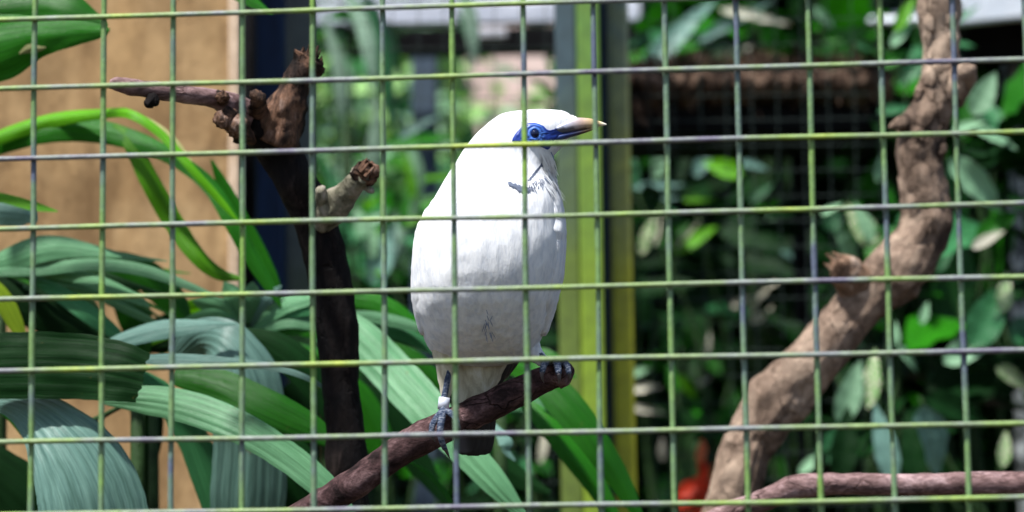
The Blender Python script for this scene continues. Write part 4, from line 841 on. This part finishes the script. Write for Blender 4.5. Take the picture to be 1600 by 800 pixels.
sh('broadleaf_shrub', 'large leaved shrub rising above the coir lined planter', 'shrub', 1200, 60, 3.9, 190, 80, .25, 46, 130, ['dark', 'green', 'dark', 'cool', 'green'], [1, 2, 3], 29, GD,
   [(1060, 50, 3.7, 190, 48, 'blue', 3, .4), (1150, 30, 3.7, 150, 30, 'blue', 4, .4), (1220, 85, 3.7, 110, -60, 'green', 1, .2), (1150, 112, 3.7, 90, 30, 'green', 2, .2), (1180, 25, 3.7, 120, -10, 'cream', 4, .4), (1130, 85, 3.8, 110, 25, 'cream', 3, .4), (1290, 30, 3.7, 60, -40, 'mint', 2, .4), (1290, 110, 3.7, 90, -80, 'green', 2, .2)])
sh('broadleaf_shrub', 'green shrub left of the upper gnarled trunk beside the planter end', 'shrub', 1400, 130, 3.3, 60, 160, .15, 34, 80, ['dark', 'green', 'cool', 'dark'], [0, 1, 2], 30, GD,
   [(1410, 50, 3.1, 60, 50, 'mint', 2, .4), (1400, 90, 3.1, 60, 30, 'green', 1, .4), (1415, 20, 3.1, 70, 60, 'bright', 2, .3), (1400, 170, 3.1, 60, 10, 'cool', 2, .4)])
# centre, behind the bird
MG = ['green', 'dark', 'green', 'cool', 'bright']
sh('broadleaf_shrub', 'mid green shrub directly behind the dead branch stub', 'shrub', 570, 380, 3.7, 90, 120, .2, 44, 80, MG, [1, 2, 3], 41, GL,
   [(600, 390, 3.5, 110, 70, 'blue', 1, .3), (570, 360, 3.5, 90, 110, 'mint', 1, .4), (635, 310, 3.5, 100, 80, 'green', 3, .3), (640, 270, 3.5, 90, 100, 'bright', 3, .2), (660, 215, 3.6, 130, 8, 'green', 3, .3), (655, 195, 3.58, 80, 35, 'blue', 3, .5)])
sh('broadleaf_shrub', 'dark low shrub visible between dead branch and perch', 'shrub', 620, 620, 3.5, 150, 110, .2, 50, 80, ['dark', 'green', 'dark', 'cool'], [1, 2, 3], 42, GL)
sh('broadleaf_shrub', 'dark shrub under the tail of the bird', 'shrub', 830, 700, 3.4, 110, 110, .2, 36, 80, ['dark', 'green', 'dark', 'cool'], [1, 2, 3], 43, GL, [(850, 690, 3.3, 70, 80, 'cream', 3, .3), (826, 580, 3.3, 60, 50, 'mint', 2, .3)])
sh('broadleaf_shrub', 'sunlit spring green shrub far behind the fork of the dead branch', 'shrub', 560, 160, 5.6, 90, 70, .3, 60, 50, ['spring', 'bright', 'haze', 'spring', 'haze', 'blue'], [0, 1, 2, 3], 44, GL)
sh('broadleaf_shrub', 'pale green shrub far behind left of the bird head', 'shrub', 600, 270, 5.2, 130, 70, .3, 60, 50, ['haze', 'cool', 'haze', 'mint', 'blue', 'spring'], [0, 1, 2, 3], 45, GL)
sh('broadleaf_shrub', 'bright shrub low against the pinkish wall above the bird head', 'shrub', 770, 170, 5.8, 110, 46, .3, 46, 50, ['spring', 'bright', 'mint'], [1, 2, 3], 46, GL,
   [(870, 150, 4.2, 110, -35, 'bright', 4, .3), (860, 100, 4.2, 60, 110, 'green', 3, .3)])
sh('broadleaf_shrub', 'dark shrub under the left end of the fascia board', 'shrub', 530, 50, 3.9, 60, 46, .15, 26, 70, ['dark', 'dark', 'green'], [1, 2], 47, GL,
   [(600, 50, 3.7, 130, -65, 'blue', 4, .3), (622, 95, 3.7, 100, -75, 'cool', 4, .3), (735, 60, 3.7, 100, -60, 'cool', 4, .3)])
sh('broadleaf_shrub', 'mid green shrub behind the bird shoulder', 'shrub', 700, 400, 4.6, 130, 100, .3, 50, 60, ['green', 'dark', 'cool', 'bright'], [1, 2, 3], 48, GL)
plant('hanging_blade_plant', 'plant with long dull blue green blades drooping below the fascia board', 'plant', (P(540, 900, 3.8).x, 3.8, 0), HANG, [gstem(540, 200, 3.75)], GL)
# red flower
fl = thing('red_flower', 'orange red flower spike low left of the gnarled trunk', 'flower', (P(1090, 760, 3.2).x, 3.2, 0))
M['red'] = leaf_mat('red petal', (.75, .03, .012), (.95, .10, .03), 5, trans=.3); M['orange'] = leaf_mat('orange bud', (.75, .16, .06), (.9, .3, .15), 4, trans=.3)
fs = P(1088, 790, 3.2); link('stem', mesh('stem', *tube(cr([(fs.x, fs.y, 0, .006), (fs.x, fs.y, fs.z*.6, .005), (fs.x, fs.y, fs.z, .004), tuple(P(1096, 700, 3.2))+(.002,)], 8), 8), [M['stem']]), fl)
OV[('red', 9)] = oval_mesh('red', .5, 3); OV[('orange', 9)] = oval_mesh('orange', .5, 5)
for (x, y, L_, an, key) in ((1075, 770, 60, 60, 'red'), (1092, 775, 70, 80, 'red'), (1105, 765, 60, 110, 'red'), (1082, 760, 56, 30, 'red'), (1100, 745, 46, 70, 'red'), (1096, 725, 30, 95, 'red'), (1096, 705, 36, 80, 'orange'), (1098, 698, 26, 100, 'orange'), (1085, 790, 50, 100, 'orange')):
    put_leaf(fl, P(x, y, 3.18)-(RT*cos(radians(an))+UP*sin(radians(an)))*L_*.5*3.2/F, RT*cos(radians(an))+UP*sin(radians(an)), -FW+UP*.3, L_*3.2/F, key, 9)

# unseen roof added to shade the back shrubs, and the hillside behind
ar = thing('shade_roof', 'unseen corrugated roof added to shade the shrubs behind the cage', 'roof', (1.9, 4.6, 2.9))
V, Fc = [], []; n = 90
for i in range(n+1):
    x = .28+3.4*i/n; z = 2.98+.012*sin(i*1.3)
    V += [Vector((x, 3.25, z)), Vector((x, 6.8, z+.35))]
for i in range(n): Fc.append((2*i, 2*i+2, 2*i+3, 2*i+1))
o = link('sheet', mesh('shade_sheet', V, Fc, [M['slate']]), ar); q_ = o.modifiers.new('s', 'SOLIDIFY'); q_.thickness = .004
V, Fc = [], []
for i in range(41):
    for j in range(21):
        x = -14+28*i/40; t_ = j/20; V.append((x, 8.4+6*t_+.5*noise.noise(Vector((x*.4, t_*3, 0))), -.2+6.5*t_**.7+.5*noise.noise(Vector((x*.5, t_*5, 4)))))
for i in range(40):
    for j in range(20): a = i*21+j; Fc.append((a, a+21, a+22, a+1))
M['mossy'] = rough_mat('mossy hillside', [(.3, (.008, .016, .006)), (.6, (.02, .04, .012)), (.8, (.05, .07, .03))], 6, bd=.03)
o = link('hillside', mesh('hillside', V, Fc, [M['mossy']])); o['kind'] = 'structure'

# ------------------------------------------------------------ far wall and dark thickets
wl = link('garden_wall', mesh('garden_wall', *box(Vector((0, 0, 1.9)), Vector((1.15, 0, 0)), Vector((0, .1, 0)), Vector((0, 0, 1.95))), [M['wall']], smooth=False), None, Vector((-.15, 7.6, 0)))
tag(wl, 'pinkish plastered wall glimpsed far behind the bird head', 'wall')
def thicket(name, x0, x1, y0, y1, d0, d1, n, Lm, keys, seed):
    rr = random.Random(seed); V, Fc, mi = [], [], []
    for i in range(n):
        d = rr.uniform(d0, d1); x = rr.uniform(x0, x1); y = rr.uniform(y0, y1)
        y += 70*noise.noise(Vector((x*.006, d, seed)))
        q = P(x, y, d); dr = Vector((rr.uniform(-1, 1), rr.uniform(-1, .3), rr.uniform(-1, .4))).normalized()
        up = Vector((rr.uniform(-.7, .7), rr.uniform(-1, 0), rr.uniform(.2, 1))); s = dr.cross(up).normalized(); L_ = Lm*rr.uniform(.6, 1.4); nn = s.cross(dr)
        k = len(V); w_ = L_*rr.uniform(.14, .26)
        V += [q, q+dr*L_*.35-s*w_+nn*w_*.3, q+dr*L_*.35+s*w_+nn*w_*.3, q+dr*L_*.4, q+dr*L_*.75-s*w_*.7, q+dr*L_*.75+s*w_*.7, q+dr*L_-nn*L_*.1]
        Fc += [(k, k+3, k+1), (k, k+2, k+3), (k+1, k+3, k+6, k+4), (k+3, k+2, k+5, k+6)]; mi += [rr.randrange(len(keys))]*4
    o = link(name, mesh(name, V, Fc, [M[q_] for q_ in keys], mi=mi)); o['kind'] = 'stuff'; return o
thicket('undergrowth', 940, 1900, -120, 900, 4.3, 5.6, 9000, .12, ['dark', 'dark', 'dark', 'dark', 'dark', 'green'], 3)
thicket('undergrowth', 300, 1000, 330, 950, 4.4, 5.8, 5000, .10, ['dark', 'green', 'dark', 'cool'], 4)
thicket('undergrowth', 360, 1000, 250, 420, 5.4, 6.6, 1500, .10, ['green', 'bright', 'cool', 'mint'], 5)
thicket('undergrowth', 380, 720, -40, 330, 6.2, 7.2, 1500, .10, ['haze', 'spring', 'cool'], 6)
